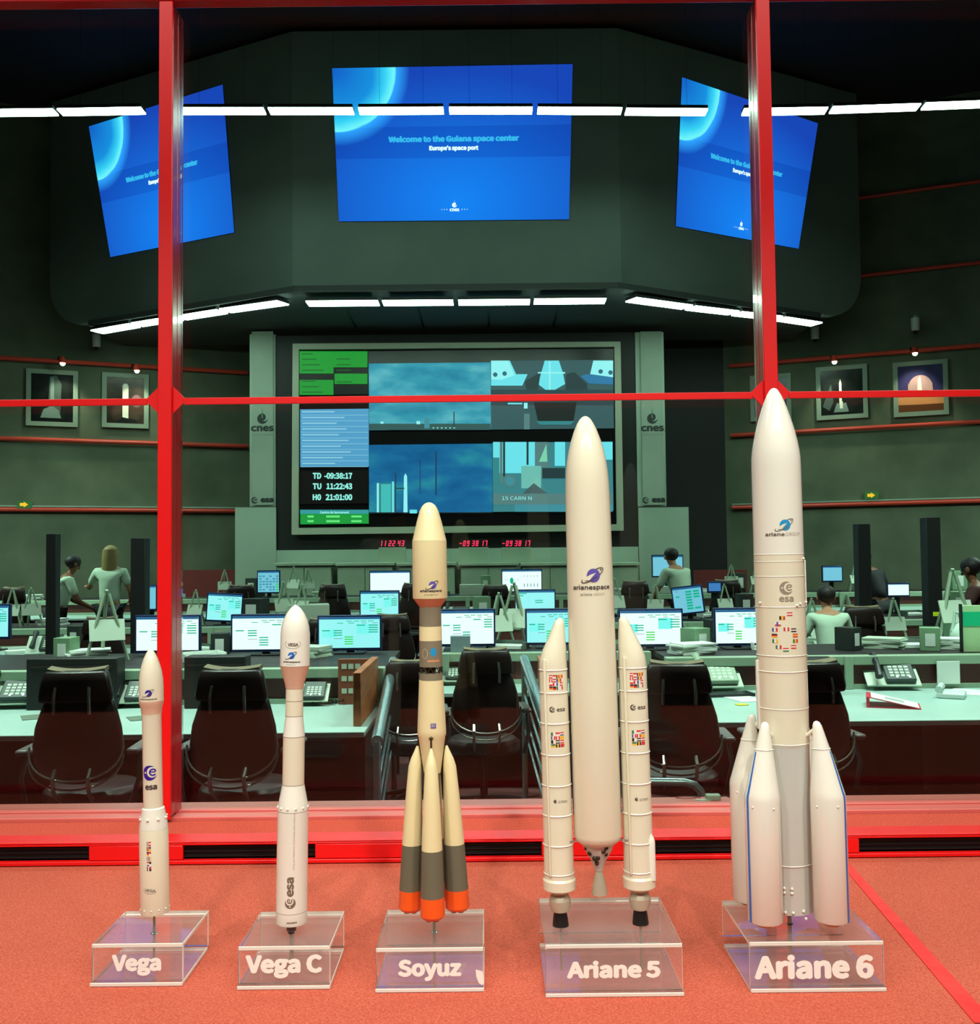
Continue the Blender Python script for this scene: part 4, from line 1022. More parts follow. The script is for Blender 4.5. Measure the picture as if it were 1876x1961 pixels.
vdec('video_picture', [(R2(944, 846, 1024, 906), cy), (R2(1024, 846, 1050, 915), gy), (R2(957, 846, 962, 925), gy), (R2(963, 846, 967, 912), dk), (R2(1008, 846, 1012, 890), dk), (P_((1046, 850), (1048, 884), (1032, 884)), em('video_green4', (130, 210, 180), .9)), (R2(1150, 846, 1173, 880), cy), (R2(1062, 846, 1082, 892), cy), (R2(944, 876, 956, 925), tl), (R2(998, 892, 1036, 935), em('video_pale4', (116, 186, 180), .9)), (disc2(976, 921, 11, 20), gy), (disc2(976, 921, 8, 20), md), (P_((1000, 945), (1022, 925), (1052, 948), (1000, 948)), em('video_rock', (70, 90, 98), .9)), (R2(1038, 896, 1082, 916), dk), (R2(944, 945, 1173, 966), gy), (R2(985, 966, 1173, 980), md), (tpx('15 CARN N', 961, 1018, 954, 7, 0.0), pb)], o)

# seven segment clocks
SEG = {'0': 'abcdef', '1': 'bc', '2': 'abged', '3': 'abgcd', '4': 'fgbc', '5': 'afgcd', '6': 'afgedc', '7': 'abc', '8': 'abcdefg', '9': 'abcdfg', '-': 'g'}
led = em('led_red', (255, 44, 84), 1.6); cabm = noisy('cabinet_paint', (150, 172, 148), (164, 184, 160), 1.2, 0.5)
CZ = at(876, 1078, 18.2).z + .001
def led_clock(px0, px1, s_, label):
    Y = 18.35; a = at(px0, 1075, Y); c = at(px1, 1050, Y)
    t = thing('led_clock', label, 'clock', ((a.x + c.x) / 2, Y, at(px0, 1063, Y).z), group='red digital clocks under the video wall')
    k = Y / F; w = (px1 - px0 - 2) * k / 2
    zz = at((px0 + px1) / 2, 1048, Y).z - t.location.z
    MB().box(-w, w, 0, .12, CZ - t.location.z, zz).build('clock_plinth', cabm, t, bevel=.005)
    MB().box(-w * .98, w * .98, 0.0, .1, zz, zz + 16 * k).build('clock_case', black_board, t)
    lay = []; n = len(s_); cw = 2 * w / (n - 1.0); h = 10.5 * k; g = 1.5 * k
    for i, ch in enumerate(s_):
        if ch == ' ': continue
        x0 = -w + (i + .15 - .6 * s_[:i].count(' ')) * cw; dw = cw * .66
        z0 = zz + 2.2 * k
        sg = {'a': (0, h - g, dw, h), 'd': (0, 0, dw, g), 'g': (0, h / 2 - g / 2, dw, h / 2 + g / 2), 'f': (0, h / 2, g, h), 'b': (dw - g, h / 2, dw, h), 'e': (0, 0, g, h / 2), 'c': (dw - g, 0, dw, h / 2)}
        for q in SEG[ch]:
            X0, Z0, X1, Z1 = sg[q]
            lay.append(([[(x0 + x + z * .15, z0 + z) for x, z in ((X0, Z0), (X1, Z0), (X1, Z1), (X0, Z1))]], 0, 0))
    decal('digits', lay, plane_surf((0, -0.002, 0), n=Vector((0, -1, 0))), led, t, off=.003)
led_clock(724, 777, '11 22 43', 'red digital clock reading 11 22 43, left of the middle rocket')
led_clock(877, 936, '-09 38 17', 'red digital clock reading -09 38 17, just right of the middle rocket')
led_clock(959, 1018, '-09 38 17', 'red digital clock reading -09 38 17, nearest the side-booster rocket')

# cabinets under the video wall
cx_ = [524, 640, 757, 876, 994, 1112, 1226]
for i in range(6):
    Y = 18.2; a = at(cx_[i] + 2, 1078, Y); c = at(cx_[i + 1] - 2, 1078, Y)
    t = thing('wall_cabinet', 'pale green cabinet under the video wall, %s from the left' % ('first', 'second', 'third', 'fourth', 'fifth', 'sixth')[i], 'cabinet', ((a.x + c.x) / 2, Y, 0.2), group='cabinets under the video wall')
    w = (c.x - a.x) / 2; H = a.z - 0.2
    MB().box(-w + .035, w - .035, 0.02, .75, 0, H - .06).build('cabinet_body', cabm, t)
    MB().box(-w, w, -0.03, .78, H - .06, H).build('cabinet_top', cabm, t, bevel=.01)
    for s_ in (-1, 1):
        x0, x1 = (-w + .045, -.008) if s_ < 0 else (.008, w - .045)
        d_ = MB().box(x0, x1, -.002, .018, .06, H - .09).build('door', cabm, t)
        MB().box(-.03 * s_ * -1 - .01 if s_ > 0 else -.05, .04 if s_ > 0 else -.03, -.02, -.002, H * .55, H * .55 + .1).build('handle', mat('handle_dark', (50, 60, 56), .5), d_)

# pictures on the side walls
def picture(W_, px0, py0, px1, py1, kind, label, lamp):
    a = wall_ray(W_, px0, (py0 + py1) / 2); c = wall_ray(W_, px1, (py0 + py1) / 2); zt_ = wall_ray(W_, (px0 + px1) / 2, py0).z; zb_ = wall_ray(W_, (px0 + px1) / 2, py1).z
    d = wdir(W_); n = Vector((d.y, -d.x, 0)); w = (c - a).length; h = zt_ - zb_
    base = Vector(((a.x + c.x) / 2, (a.y + c.y) / 2, zb_)) + n * 0.012
    t = thing('framed_picture', label, 'picture', base, (0, 0, math.atan2(d.y, d.x)), 'framed launch pictures on the side walls')
    fw = 0.09
    b = MB(); b.box(-w / 2, w / 2, -.06, 0, 0, fw); b.box(-w / 2, w / 2, -.06, 0, h - fw, h); b.box(-w / 2, -w / 2 + fw, -.06, 0, fw, h - fw); b.box(w / 2 - fw, w / 2, -.06, 0, fw, h - fw)
    b.build('frame', mat('picture_frame', (140, 158, 140), .5), t)
    o = MB().box(-w / 2 + fw, w / 2 - fw, -.045, 0, fw, h - fw).build('photograph', kind[0], t)
    iw, ih = w - 2 * fw, h - 2 * fw
    ms = []; lay = []
    for pol, m in kind[1]:
        if m not in ms: ms.append(m)
        lay.append(([[((x - .5) * iw, fw + y * ih) for x, y in q] for q in pol], ms.index(m), len(lay) * .2))
    if lay: decal('photo_detail', lay, plane_surf((0, -.0455, 0), n=Vector((0, -1, 0))), ms, t, off=.001)
pbk = noisy('photo_night', (8, 10, 10), (34, 40, 38), 2.5, .25, bump=0, detail=5)
pwm = noisy('photo_warm', (20, 16, 14), (92, 74, 60), 2.2, .25)
pbl = noisy('photo_dusk', (34, 40, 84), (74, 66, 116), 1.2, .25)
ps1, ps2, psw, pso, psb = mat('photo_steam', (120, 140, 134), .3), mat('photo_steam2', (70, 86, 82), .3), mat('photo_white', (240, 236, 220), .3), mat('photo_orange', (226, 150, 96), .3), mat('photo_brown', (110, 62, 34), .3)
picture(LW, 50, 709, 149, 817, (pbk, [([[(.4, .2), (.44, .95), (.6, .98), (.72, .8), (.7, .2)]], ps2), ([[(.45, .3), (.46, .92), (.54, .94), (.55, .3)]], ps1), ([[(.22, .08), (.3, .26), (.5, .34), (.66, .24), (.72, .08)]], ps1)]), 'framed night picture of a steaming launch, at the far left edge', 0)
picture(LW, 195, 716, 284, 820, (pwm, [([[(.42, .1), (.42, .82), (.46, .87), (.54, .87), (.58, .82), (.58, .1)]], psw), (disc2(.8, .5, .14, 14), mat('photo_pink', (130, 90, 96), .3)), ([[(.25, .02), (.4, .14), (.8, .08), (.82, .02)]], mat('photo_black', (12, 10, 10), .3))]), 'framed picture with a glowing white rocket, beside the left red mullion', 0)
picture(RW, 1563, 701, 1661, 803, (pbk, [([[(.44, .3), (.44, .7), (.47, .8), (.5, .7), (.5, .3)]], psw), ([[(.3, .06), (.38, .26), (.6, .26), (.66, .06)]], ps1), ([[(.45, .14), (.44, .3), (.52, .3), (.52, .14)]], psw), ([[(.04, .2), (.25, .7), (.3, .3), (.2, .1)]], ps2)]), 'framed picture of a rocket over white exhaust, nearer the right mullion', 0)
picture(RW, 1710, 692, 1815, 797, (pbl, [(disc2(.5, .52, .27, 24), mat('photo_glow', (196, 150, 150), .3)), (R2(.0, .0, 1, .32)[0:1], psb), ([[(0, .15), (1, .15), (1, .34), (0, .34)]], pso), ([[(.42, .34), (.45, .7), (.5, .78), (.55, .34)]], psw), ([[(.22, .34), (.23, .66), (.25, .34)]], pso), ([[(.75, .34), (.76, .64), (.78, .34)]], pso), ([[(0, 0), (1, 0), (1, .14), (0, .16)]], psb)]), 'framed dusk picture with purple sky and orange glow, far right', 0)
picture(RW, 1437, 718, 1515, 806, (pbl, []), 'framed picture mostly hidden behind the nose of the tallest rocket', 0)
# picture lamps on the rails
def pic_lamp(W_, px, py, label, on=True):
    p = wall_ray(W_, px, py - 8); d = wdir(W_); n = Vector((d.y, -d.x, 0)); p = p + n * .12
    t = thing('picture_lamp', label, 'lamp', p, (0, 0, math.atan2(d.y, d.x)), 'small lamps clipped on the upper rails')
    MB().tube([(0, .05, 0), (0, -.12, .04), (.06, -.26, -.02)], .016, 8).build('arm', mat('lamp_dark', (40, 34, 34), .5), t)
    MB().loft([(.08, -.28, -.10, .075), (.07, -.27, 0.0, .05), (.07, -.27, .03, .02)], 14).build('lamp_head', rail_red, t)
    MB().ball((.08, -.28, -.11), .05, 10, 8).build('bulb', mat('bulb_glow', (255, 246, 220), emit=(7 if on else .6)), t)
    if on:
        l = bpy.data.lights.new('picture_light', 'SPOT'); l.energy = 70; l.spot_size = radians(75); l.spot_blend = .8; l.color = (1, .9, .7); l.shadow_soft_size = .05
        o = bpy.data.objects.new('picture_light', l); COL.objects.link(o); o.parent = t; o.location = (.08, -.42, -.1)
        o.rotation_euler = (Vector((0, .42, -.9))).to_track_quat('-Z', 'Y').to_euler()
pic_lamp(LW, 112, 700, 'small red lamp above the leftmost framed picture')
pic_lamp(LW, 252, 714, 'small lamp above the picture with the glowing white rocket')
pic_lamp(RW, 1592, 698, 'small lit red lamp above the picture of white exhaust')
pic_lamp(RW, 1743, 682, 'small lit lamp above the dusk picture at far right')
# exit signs
for W_, px, py, lab in ((LW, 47, 968, 'small green exit sign with yellow arrow on the left wall rail'), (RW, 1669, 950, 'small green exit sign with yellow arrow on the right wall rail')):
    p = wall_ray(W_, px, py + 6); d = wdir(W_); n = Vector((d.y, -d.x, 0))
    t = thing('exit_sign', lab, 'exit sign', p + n * .12, (0, 0, math.atan2(d.y, d.x)))
    MB().box(-.13, .13, 0, .05, 0, .15).build('sign_box', em('exit_green', (60, 130, 60), .45), t)
    decal('sign_arrow', [([[(-.08, .045), (-.01, .045), (-.01, .02), (.07, .075), (-.01, .13), (-.01, .105), (-.08, .105)]], 0, 0)], plane_surf((0, -.001, 0), n=Vector((0, -1, 0))), em('exit_yellow', (255, 190, 30), 1.0), t, off=.003)
# security cameras
for W_, px, py, lab in ((LW, 184, 655, 'small white hanging camera below the left light panels'), (RW, 1562, 640, 'small white hanging camera below the right light panels'), (RW, 1752, 624, 'pale hanging box on the upper right wall')):
    p = wall_ray(W_, px, py); d = wdir(W_); n = Vector((d.y, -d.x, 0))
    t = thing('wall_camera', lab, 'camera', p + n * .25, (0, 0, math.atan2(d.y, d.x)), 'white cameras hanging high on the side walls')
    MB().box(-.03, .03, -.02, .25, .05, .16).build('bracket', pale, t)
    MB().loft([(0, 0, -.16, .055), (0, 0, -.14, .08), (0, 0, .1, .085), (0, 0, .12, .05)], 16).build('camera_body', mat('camera_white', (216, 222, 214), .4), t)
    MB().loft([(0, 0, -.22, .02), (0, 0, -.155, .06)], 14).build('camera_lens', black, t)

# ================================================================ DESKS AND EQUIPMENT
top_m = noisy('worktop', (158, 186, 178), (170, 196, 188), 2.0, 0.4)
gframe = mat('console_green', (150, 172, 146), 0.45)
maroon = mat('console_maroon', (86, 34, 28), 0.5)
wood = noisy('console_wood', (150, 84, 46), (178, 106, 62), 4, 0.5, vec=(1, 1, 6))
dkpan = mat('console_dark', (24, 14, 15), 0.6)
chairm = noisy('chair_leather', (30, 18, 18), (40, 26, 24), 5, 0.38)
lit_tan = mat('chair_lit_tan', (118, 104, 78), 0.6)  # tone of the lit headrest top, put into the colour
chrome = mat('chrome', (150, 150, 140), 0.22, 0.8)
dplas = mat('dark_plastic', (22, 24, 28), 0.4)
bezel = mat('monitor_bezel', (16, 36, 84), 0.35)
offw = mat('off_white', (196, 212, 192), 0.5)
paper = mat('paper_sheet', (222, 230, 222), 0.7)

def console(name, x0, x1, y0, y1, z0, zt_, zs, ys, label, endwood=None, holes=None):
    """worktop from y0 to y1 at height zt_, upright panel behind it up to the shelf at zs reaching back to ys"""
    cx = (x0 + x1) / 2
    t = thing('control_console', label, 'desk', (cx, y0, z0), group='control consoles in rows')
    w = (x1 - x0) / 2; H = zt_ - z0; HS = zs - z0; D1 = y1 - y0; D2 = ys - y0
    MB().box(-w, w, 0, D1, H - .035, H).build('worktop', top_m, t, bevel=.006)
    MB().box(-w + .05, w - .05, D1 * .55, D1 * .6, 0.0, H - .036).build('modesty_panel', dkpan, t)
    MB().box(-w, w, D1 + .001, D1 + .06, 0.0, HS - .07).build('upright_panel', maroon, t)
    MB().box(-w, w, D1 - .03, D1 + .07, HS - .069, HS).build('top_rail', gframe, t, bevel=.006)
    MB().box(-w, w, D1 - .02, D1, H + .001, H + .035).build('lower_rail', gframe, t)
    MB().box(-w, w, D1 + .071, D2, HS - .04, HS).build('equipment_shelf', dkpan, t)
    n = max(2, int((x1 - x0) / 1.3))
    for i in range(n + 1):
        x = -w + .03 + (2 * w - .06) * i / n
        MB().box(x - .03, x + .03, D1 - .055, D1 - .022, H + .001, HS).build('upright_post', gframe, t, bevel=.004)
        MB().box(x - .025, x + .025, .06, D1 - .05, 0, H - .036).build('leg', dkpan, t)
        MB().box(x - .02, x + .02, D2 - .08, D2 - .02, 0, HS - .041).build('shelf_leg', dkpan, t)
    return t
TR = 0.75
c1 = console('a', -4.6, at(700, 1395, 6.0).x, 5.95, 7.1, 0, TR, 1.0, 8.3, 'left front console with a long pale worktop behind the two front chairs')
c2 = console('b', at(1352, 1380, 6.15).x, 5.4, 6.15, 7.55, 0, TR, 1.0, 8.5, 'right front console with pale worktop holding the red binder')
c3 = console('c', at(838, 1320, 7.4).x, 1.28, 7.55, 8.05, 0, TR, 1.0, 8.75, 'short middle console behind the centre chair')
c4 = console('d', -6.6, at(665, 1200, 10.9).x, 10.7, 11.6, 0, TR, 0.98, 12.6, 'left console of the second row')
c5 = console('e', at(820, 1200, 10.9).x, 6.8, 10.7, 11.6, 0, TR, 0.98, 12.6, 'right console of the second row')
c6 = console('f', -8.0, at(690, 1150, 14).x, 14.0, 14.8, .2, .2 + TR, 1.17, 15.7, 'left console of the far row on the platform')
c7 = console('g', at(700, 1150, 14).x, 8.0, 14.0, 14.8, .2, .2 + TR, 1.17, 15.7, 'right console of the far row on the platform')
# perforated wooden end screens beside the aisle
def end_screen(px, Y, label, wpx=62):
    a = at(px, 1262, Y); t = thing('wooden_screen', label, 'screen', (a.x, Y, 0.751), group='perforated wooden screens')
    w = wpx * Y / F / 2; H = a.z - .751
    MB().box(-w, w, 0, .03, 0, H).build('panel', mat('screen_brown', (140, 70, 44), .5), t, bevel=.003)
    lay = [(rect2(-w + w * .42 * (i + .9) - .018, H * (.3 + .27 * j) - .018, -w + w * .42 * (i + .9) + .018, H * (.3 + .27 * j) + .018), 0, 0) for i in range(3) for j in range(3)]
    decal('holes', lay, plane_surf((0, -.001, 0), n=Vector((0, -1, 0))), offw, t, off=.001)
    MB().box(w + .001, w + .05, -.9, .05, 0, H + .01).build('end_board', wood, t, bevel=.004)
end_screen(678, 7.02, 'brown wooden screen with square holes at the aisle end of the left console')
t = thing('wooden_end_panel', 'plain orange wood panel at the aisle end of the middle console, by the right handrail', 'panel', (at(1032, 1260, 7.9).x, 7.0, 0))
MB().box(-.03, .03, 0, .5, 0, 1.0).build('board', wood, t, bevel=.004)
MB().box(-.035, .035, -.01, .51, 1.0, 1.03).build('edge_cap', wood, t, bevel=.004)

# monitors
gA, gB, gP = em('ui_teal', (0, 176, 142), .9), em('ui_green', (40, 214, 44), .9), em('ui_pale', (126, 236, 240), 1.0)
uW, uC, uB, uL = em('ui_white', (236, 252, 252), 1.1), em('ui_cyan', (160, 240, 250), .95), em('ui_skyblue', (132, 206, 240), .8), em('ui_line', (150, 130, 170), .7)
uH = em('ui_header', (40, 110, 170), .7)
rng = random.Random(3)
def bars(u0, v0, n, w=.13, m=gA, dv=.075): return [(rect2(u0, v0 - i * dv, u0 + w, v0 - i * dv + .032), m) for i in range(n)]
def layout(kind):
    L = [(rect2(0.0, .93, 1, 1), uH)]
    if kind in (0, 1):
        L += [(rect2(.62, .45, .85, .78), gP)] if kind == 1 else []
        if kind == 1: L += [(rect2(.05, .35, .28, .6), gP)]
        L += bars(.05, .55, 1) + bars(.24, .55, 3, .14) + bars(.42, .34, 4, .14, gB if kind == 1 else gA) + bars(.62, .72, 1, .14) + bars(.82, .72, 4, .15)
        L += [(rect2(.24, .3, .39, .315), uL)] + [(rect2(.45 + i * .12, .86, .54 + i * .12, .88), gA) for i in range(4)]
        L += [(rect2(.3, .8, .4, .82), gA), (rect2(.48, .8, .58, .82), gA), (rect2(.7, .8, .78, .815), uL), (rect2(.88, .8, .97, .815), uL)]
    elif kind == 2:
        L += bars(.5, .62, 2, .2)
        L += bars(.03, .88, 1, .25); L += bars(.1, .8, 1, .1)
    elif kind == 3:
        L += [(disc2(.24, .5, .045, 16, .15), gA), (rect2(.05, .54, .14, .555), uL), (rect2(.34, .54, .43, .555), uL)]
        L += [(rect2(.55 + i * .085, .68, .565 + i * .085, .74), em('ui_grey', (120, 150, 160), .7)) for i in range(5)]
        L += [(rect2(.55 + i * .085, .2, .57 + i * .085, .36), MATS['ui_grey']) for i in range(5)]
    elif kind == 4:
        L += [(rect2(.45 + .27 * j, .78 - .11 * i, .66 + .27 * j, .85 - .11 * i), gA) for i in range(7) for j in range(2) if not (j == 1 and i in (3, 4, 5))]
        L += [(rect2(.1, .62, .22, .68), gA), (rect2(.1, .85, .2, .87), uL)]
    elif kind == 5:
        L += [(rect2(.06 + .16 * i, .08 + .13 * j, .17 + .16 * i, .15 + .13 * j), gB if (i == 5 and j < 3) else em('ui_steel', (74, 150, 176), .8)) for i in range(6) for j in range(6) if rng.random() < .75 or i == 5]
    return L
def monitor(x0, y0, x1, y1, Y, kind, bg, zs, label, yaw=0.0, tilt=0.0, roll=0.0):
    a = at(x0, y1, Y); c = at(x1, y0, Y)
    w = (c.x - a.x) / 2 + .008; h = (c.z - a.z)
    cx = (a.x + c.x) / 2
    if yaw: w = w / cos(yaw)
    t = thing('monitor', label, 'monitor', (cx, Y, zs), (0, 0, yaw), 'lit console monitors')
    zb_ = a.z - zs
    zb_ = max(zb_, .05)
    T = Matrix.Translation((0, 0, zb_)) @ Matrix.Rotation(roll, 4, 'Y')
    fr = MB(); fr.box(-w - .014, w + .014, 0.0, .045, -.022, h + .016, T); fr.build('housing', bezel, t, bevel=.004)
    sc = MB(); sc.box(-w, w, -.003, 0.001, 0, h, T); s_ = sc.build('screen', bg, t)
    ms = []; lay = []
    for pol, m in layout(kind):
        if m not in ms: ms.append(m)
        lay.append(([[(-w + 2 * w * x, h * y) for x, y in q] for q in pol], ms.index(m), len(lay) * .12))
    Ti = T
    decal('screen_content', lay, lambda u, v, off: Ti @ Vector((u, -.0035 - off, v)), ms, s_, off=.0006)
    b = MB(); b.box(-.03, .03, .046, .075, .012, zb_ + h * .5); b.build('neck', dplas, t)
    b = MB(); b.box(-.12, .12, -.02, .16, 0.0, .012); b.build('foot', dplas, t, bevel=.003)
    return t
MON = [
 (263, 1187, 378, 1252, 8.0, 0, uW, 1.001, 'bright monitor crossed by the left red mullion, behind the shortest rocket'),
 (447, 1192, 566, 1257, 8.0, 0, uW, 1.001, 'bright white monitor just left of the second rocket nose'),
 (613, 1202, 725, 1262, 8.05, 1, uC, 1.001, 'monitor with green bars between the second and middle rockets, lowest in view'),
 (845, 1179, 943, 1243, 8.3, 0, uW, 1.001, 'bright white monitor just right of the middle rocket, above the centre chair'),
 (1011, 1178, 1095, 1240, 8.35, 1, uC, 1.001, 'pale cyan monitor behind the left side booster tip'),
 (1190, 1170, 1302, 1235, 8.1, 1, uW, 1.001, 'monitor with green bars behind the right side booster tip'),
 (1373, 1173, 1456, 1238, 8.1, 1, uW, 1.001, 'monitor with green bars touching the tallest rocket at its left side'),
 (-70, 1160, 14, 1220, 8.6, 1, uC, 1.001, 'cyan monitor cut by the left picture edge'),
 (692, 1145, 761, 1198, 11.9, 1, uC, .981, 'cyan monitor of the second row, left of the middle rocket'),
 (989, 1140, 1060, 1192, 11.9, 2, uC, .981, 'cyan monitor of the second row with two green bars, right of the middle rocket'),
 (710, 1099, 783, 1140, 15.2, 9, uW, 1.171, 'white monitor of the far row, left of the middle rocket nose'),
 (963, 1096, 1035, 1137, 15.2, 3, uW, 1.171, 'white monitor of the far row with green oval chart'),
 (1251, 1064, 1305, 1103, 15.4, 9, uB, 1.171, 'pale blue monitor in front of the dark-haired person near the pale wall'),
 (495, 1094, 533, 1134, 15.0, 5, uB, 1.171, 'small blue monitor of the far row filled with little squares'),
]
for m in MON: monitor(*m)
monitor(399, 1138, 457, 1188, 11.9, 1, uC, .981, 'tilted cyan monitor of the second row right of the left mullion', yaw=0.25, roll=0.07)
monitor(1296, 1124, 1343, 1173, 11.9, 4, uB, .981, 'tilted blue monitor with columns of green blocks, right of the side-booster rocket', yaw=-0.4, roll=-0.12)
monitor(277, 1122, 297, 1166, 12.1, 9, uB, .981, 'narrow blue screen between dark post and left mullion')
monitor(1577, 1085, 1610, 1112, 15.2, 9, uB, 1.171, 'small blue screen above the dark-haired person right of the tallest rocket')
monitor(1702, 1118, 1738, 1140, 12.3, 9, uW, .981, 'small glaring white screen left of the tall dark post')
monitor(1358, 1116, 1378, 1132, 12.2, 9, em('ui_blue', (70, 130, 205), .8), .981, 'small blue screen behind the tilted green-block monitor')

# executive chairs seen from behind (backrest towards the visitor)
def make_chair():
    t = thing('office_chair', '', 'chair', (0, 0, 0))
    # backrest shell, curved
    def shell(z_w, y0, th, name, m, curve=.06, bevel=0):
        nx = 14; fr = []; bk = []
        for (z, w, yo) in z_w:
            for i in range(nx + 1):
                u = -1 + 2 * i / nx; uu = u
                fr.append(Vector((w * uu, y0 + yo + curve * u * u, z)))
                bk.append(Vector((w * uu, y0 + yo + th * (1 - .5 * u ** 4) + curve * u * u, z)))
        R_ = len(z_w); n = nx + 1; b = MB(); fs = []
        N0 = len(fr)
        for j in range(R_ - 1):
            for i in range(nx):
                a = j * n + i; fs.append((a, a + 1, a + n + 1, a + n)); fs.append((N0 + a, N0 + a + n, N0 + a + n + 1, N0 + a + 1))
        for j in range(R_ - 1):
            for i in (0, nx): a = j * n + i; fs.append((a, a + n, N0 + a + n, N0 + a))
        for i in range(nx):
            for j in (0, R_ - 1): a = j * n + i; fs.append((a, N0 + a, N0 + a + 1, a + 1))
        b.raw(fr + bk, fs); return b.build(name, m, t, smooth=50, bevel=bevel)
    shell([(.60, .12, .05), (.64, .19, .03), (.70, .23, .01), (.80, .238, 0), (.90, .225, 0), (1.0, .195, .01), (1.045, .18, .015)], 0, .07, 'backrest', chairm, .07, .012)
    shell([(1.035, .19, -.015), (1.07, .195, -.02), (1.15, .178, -.02), (1.19, .165, -.012), (1.205, .15, 0)], 0, .10, 'headrest', chairm, .04, .014)
    b = MB(); nx = 12; vs = []
    for i in range(nx + 1):
        u = -1 + 2 * i / nx; z = 1.219 - .012 * (1 - u * u) + .0; vs += [Vector((.15 * u, .0 + .04 * u * u, z - .006)), Vector((.15 * u, .07 + .04 * u * u, z + .004)), Vector((.15 * u, .07 + .04 * u * u, z - .02)), Vector((.15 * u, .0 + .04 * u * u, z - .02))]
    fs = []
    for i in range(nx):
        for k in range(4): a = i * 4 + k; c_ = i * 4 + (k + 1) % 4; fs.append((a, c_, c_ + 4, a + 4))
    fs += [(0, 1, 2, 3), tuple(nx * 4 + k for k in (3, 2, 1, 0))]
    b.raw(vs, fs); o = b.build('headrest_lit_top', lit_tan, t, smooth=50); o['label'] = 'top edge of the headrest, painted tan as if lit'  # strip coloured tan for the light falling on the headrest top
    # seat
    b = MB(); b.loft([(0, .34, .44, (.24, .24)), (0, .34, .46, (.265, .26)), (0, .34, .52, (.265, .26)), (0, .34, .545, (.235, .23))], 24); b.build('seat', chairm, t, bevel=.008)
    # chrome straps on the back
    for s_ in (-1, 1):
        MB().tube([(s_ * .085, -.012, 1.12), (s_ * .09, -.03, 1.06), (s_ * .09, -.022, .98)], .009, 8).build('chrome_strap', chrome, t)
        MB().tube([(s_ * .088, .0, .69), (s_ * .09, -.04, .655), (s_ * .09, -.02, .58), (s_ * .075, .12, .47)], .011, 8).build('back_bracket', chrome, t)
    for (dz, dr) in ((0, 0), (-.045, .0)):
        pts = []
        for i in range(17):
            a = pi * (i / 16); pts.append((-.245 * cos(a), .06 - .09 * sin(a), .80 + dz - .165 * sin(a) ** .8))
        MB().tube(pts, .006, 6).build('lower_hoop', chrome, t)
    for s_ in (-1, 1):
        a = MB(); a.tube([(s_ * .27, .10, .47), (s_ * .31, .12, .62), (s_ * .30, .18, .74), (s_ * .29, .32, .755)], .014, 8); ar = a.build('armrest_frame', dplas, t)
        a = MB(); a.box(s_ * .29 - .035, s_ * .29 + .035, .06, .40, .752, .785); a.build('armrest_pad', mat('armpad', (92, 84, 84), .35), ar, bevel=.014)
    MB().loft([(0, .32, .12, .028), (0, .32, .43, .03)], 14).build('gas_column', dplas, t)
    for k in range(5):
        a = 2 * pi * k / 5 + .3; lg = MB().tube([(0, .32, .12), (.17 * cos(a), .32 + .17 * sin(a), .10), (.29 * cos(a), .32 + .29 * sin(a), .075)], [.026, .02, .016], 8).build('base_leg', dplas, t)
        MB().ball((.29 * cos(a), .32 + .29 * sin(a), .032), (.02, .032, .032), 10, 8).build('caster', dplas, lg)
    return t
ch0 = make_chair(); ch0['group'] = 'high-backed dark office chairs'
CH = [  # px, top py, Y, yaw, floor z, scale, label
 (140, 1280, 5.25, .06, 0, 1.0, 'dark high-backed chair with lit tan top, at the left console near the shortest rocket'),
 (438, 1276, 5.25, -.05, 0, 1.0, 'dark high-backed chair with lit tan top, between left mullion and second rocket'),
 (930, 1240, 6.65, .08, 0, .96, 'dark chair between the middle rocket and the right handrail'),
 (1298, 1264, 5.5, -.06, 0, .98, 'dark chair just right of the side-booster rocket'),
 (1560, 1262, 5.5, .1, 0, .98, 'dark chair with lit tan top peeking out right of the tallest rocket'),
 (782, 1236, 6.9, .0, 0, .88, 'dark chair in the aisle behind the left handrail'),
 (750, 1168, 10.2, .0, 0, .98, 'black chair of the second row just left of the middle rocket band'),
 (622, 1182, 9.6, .1, 0, .98, 'black chair partly hidden behind the second rocket nose'),
 (635, 1118, 13.32, -.1, .2, 1.0, 'black far-row chair before the pale cabinets, left of the white monitor'),
 (795, 1110, 13.32, .1, .2, 1.0, 'black chair of the far row touching the middle rocket fairing'),
 (948, 1124, 13.32, -.05, .2, .97, 'black chair of the far row left of the green oval chart monitor'),
 (1217, 1112, 13.32, .1, .2, 1.0, 'black chair of the far row right of the side-booster rocket mark'),
 (1390, 1106, 13.32, -.3, .2, 1.0, 'black chair behind the leaning dark-haired person in white shirt'),
 (1316, 1226, 9.2, .0, 0, .85, 'low black chair top under the tilted green-block monitor'),
 (1408, 1158, 10.1, .1, 0, 1.0, 'black chair of the second row left of the tallest rocket'),
 (195, 1172, 10.0, .3, 0, .99, 'black rounded chair in front of the blonde person'),
 (1654, 1138, 9.68, -.1, 0, 1.03, 'wide black chair behind the small glaring screen'),
 (440, 1210, 9.3, .1, 0, .9, 'black chair below the tilted cyan monitor of the second row'),
 (462, 1117, 13.32, .3, .2, 1.0, 'black chair in front of the small blue far-row monitor'),
 (20, 1105, 13.32, -.2, .2, 1.0, 'black chair of the far row at the left picture edge'),
]
for i, (px, py, Y, yaw, fz, sc_, lab) in enumerate(CH):
    x = at(px, py, Y).x
    if i == 0: ch0.location = (x, Y, fz); ch0.rotation_euler = (0, 0, yaw); ch0['label'] = lab; ch0.scale = (sc_,) * 3
    else: dup(ch0, (x, Y, fz), yaw, lab, sc_)

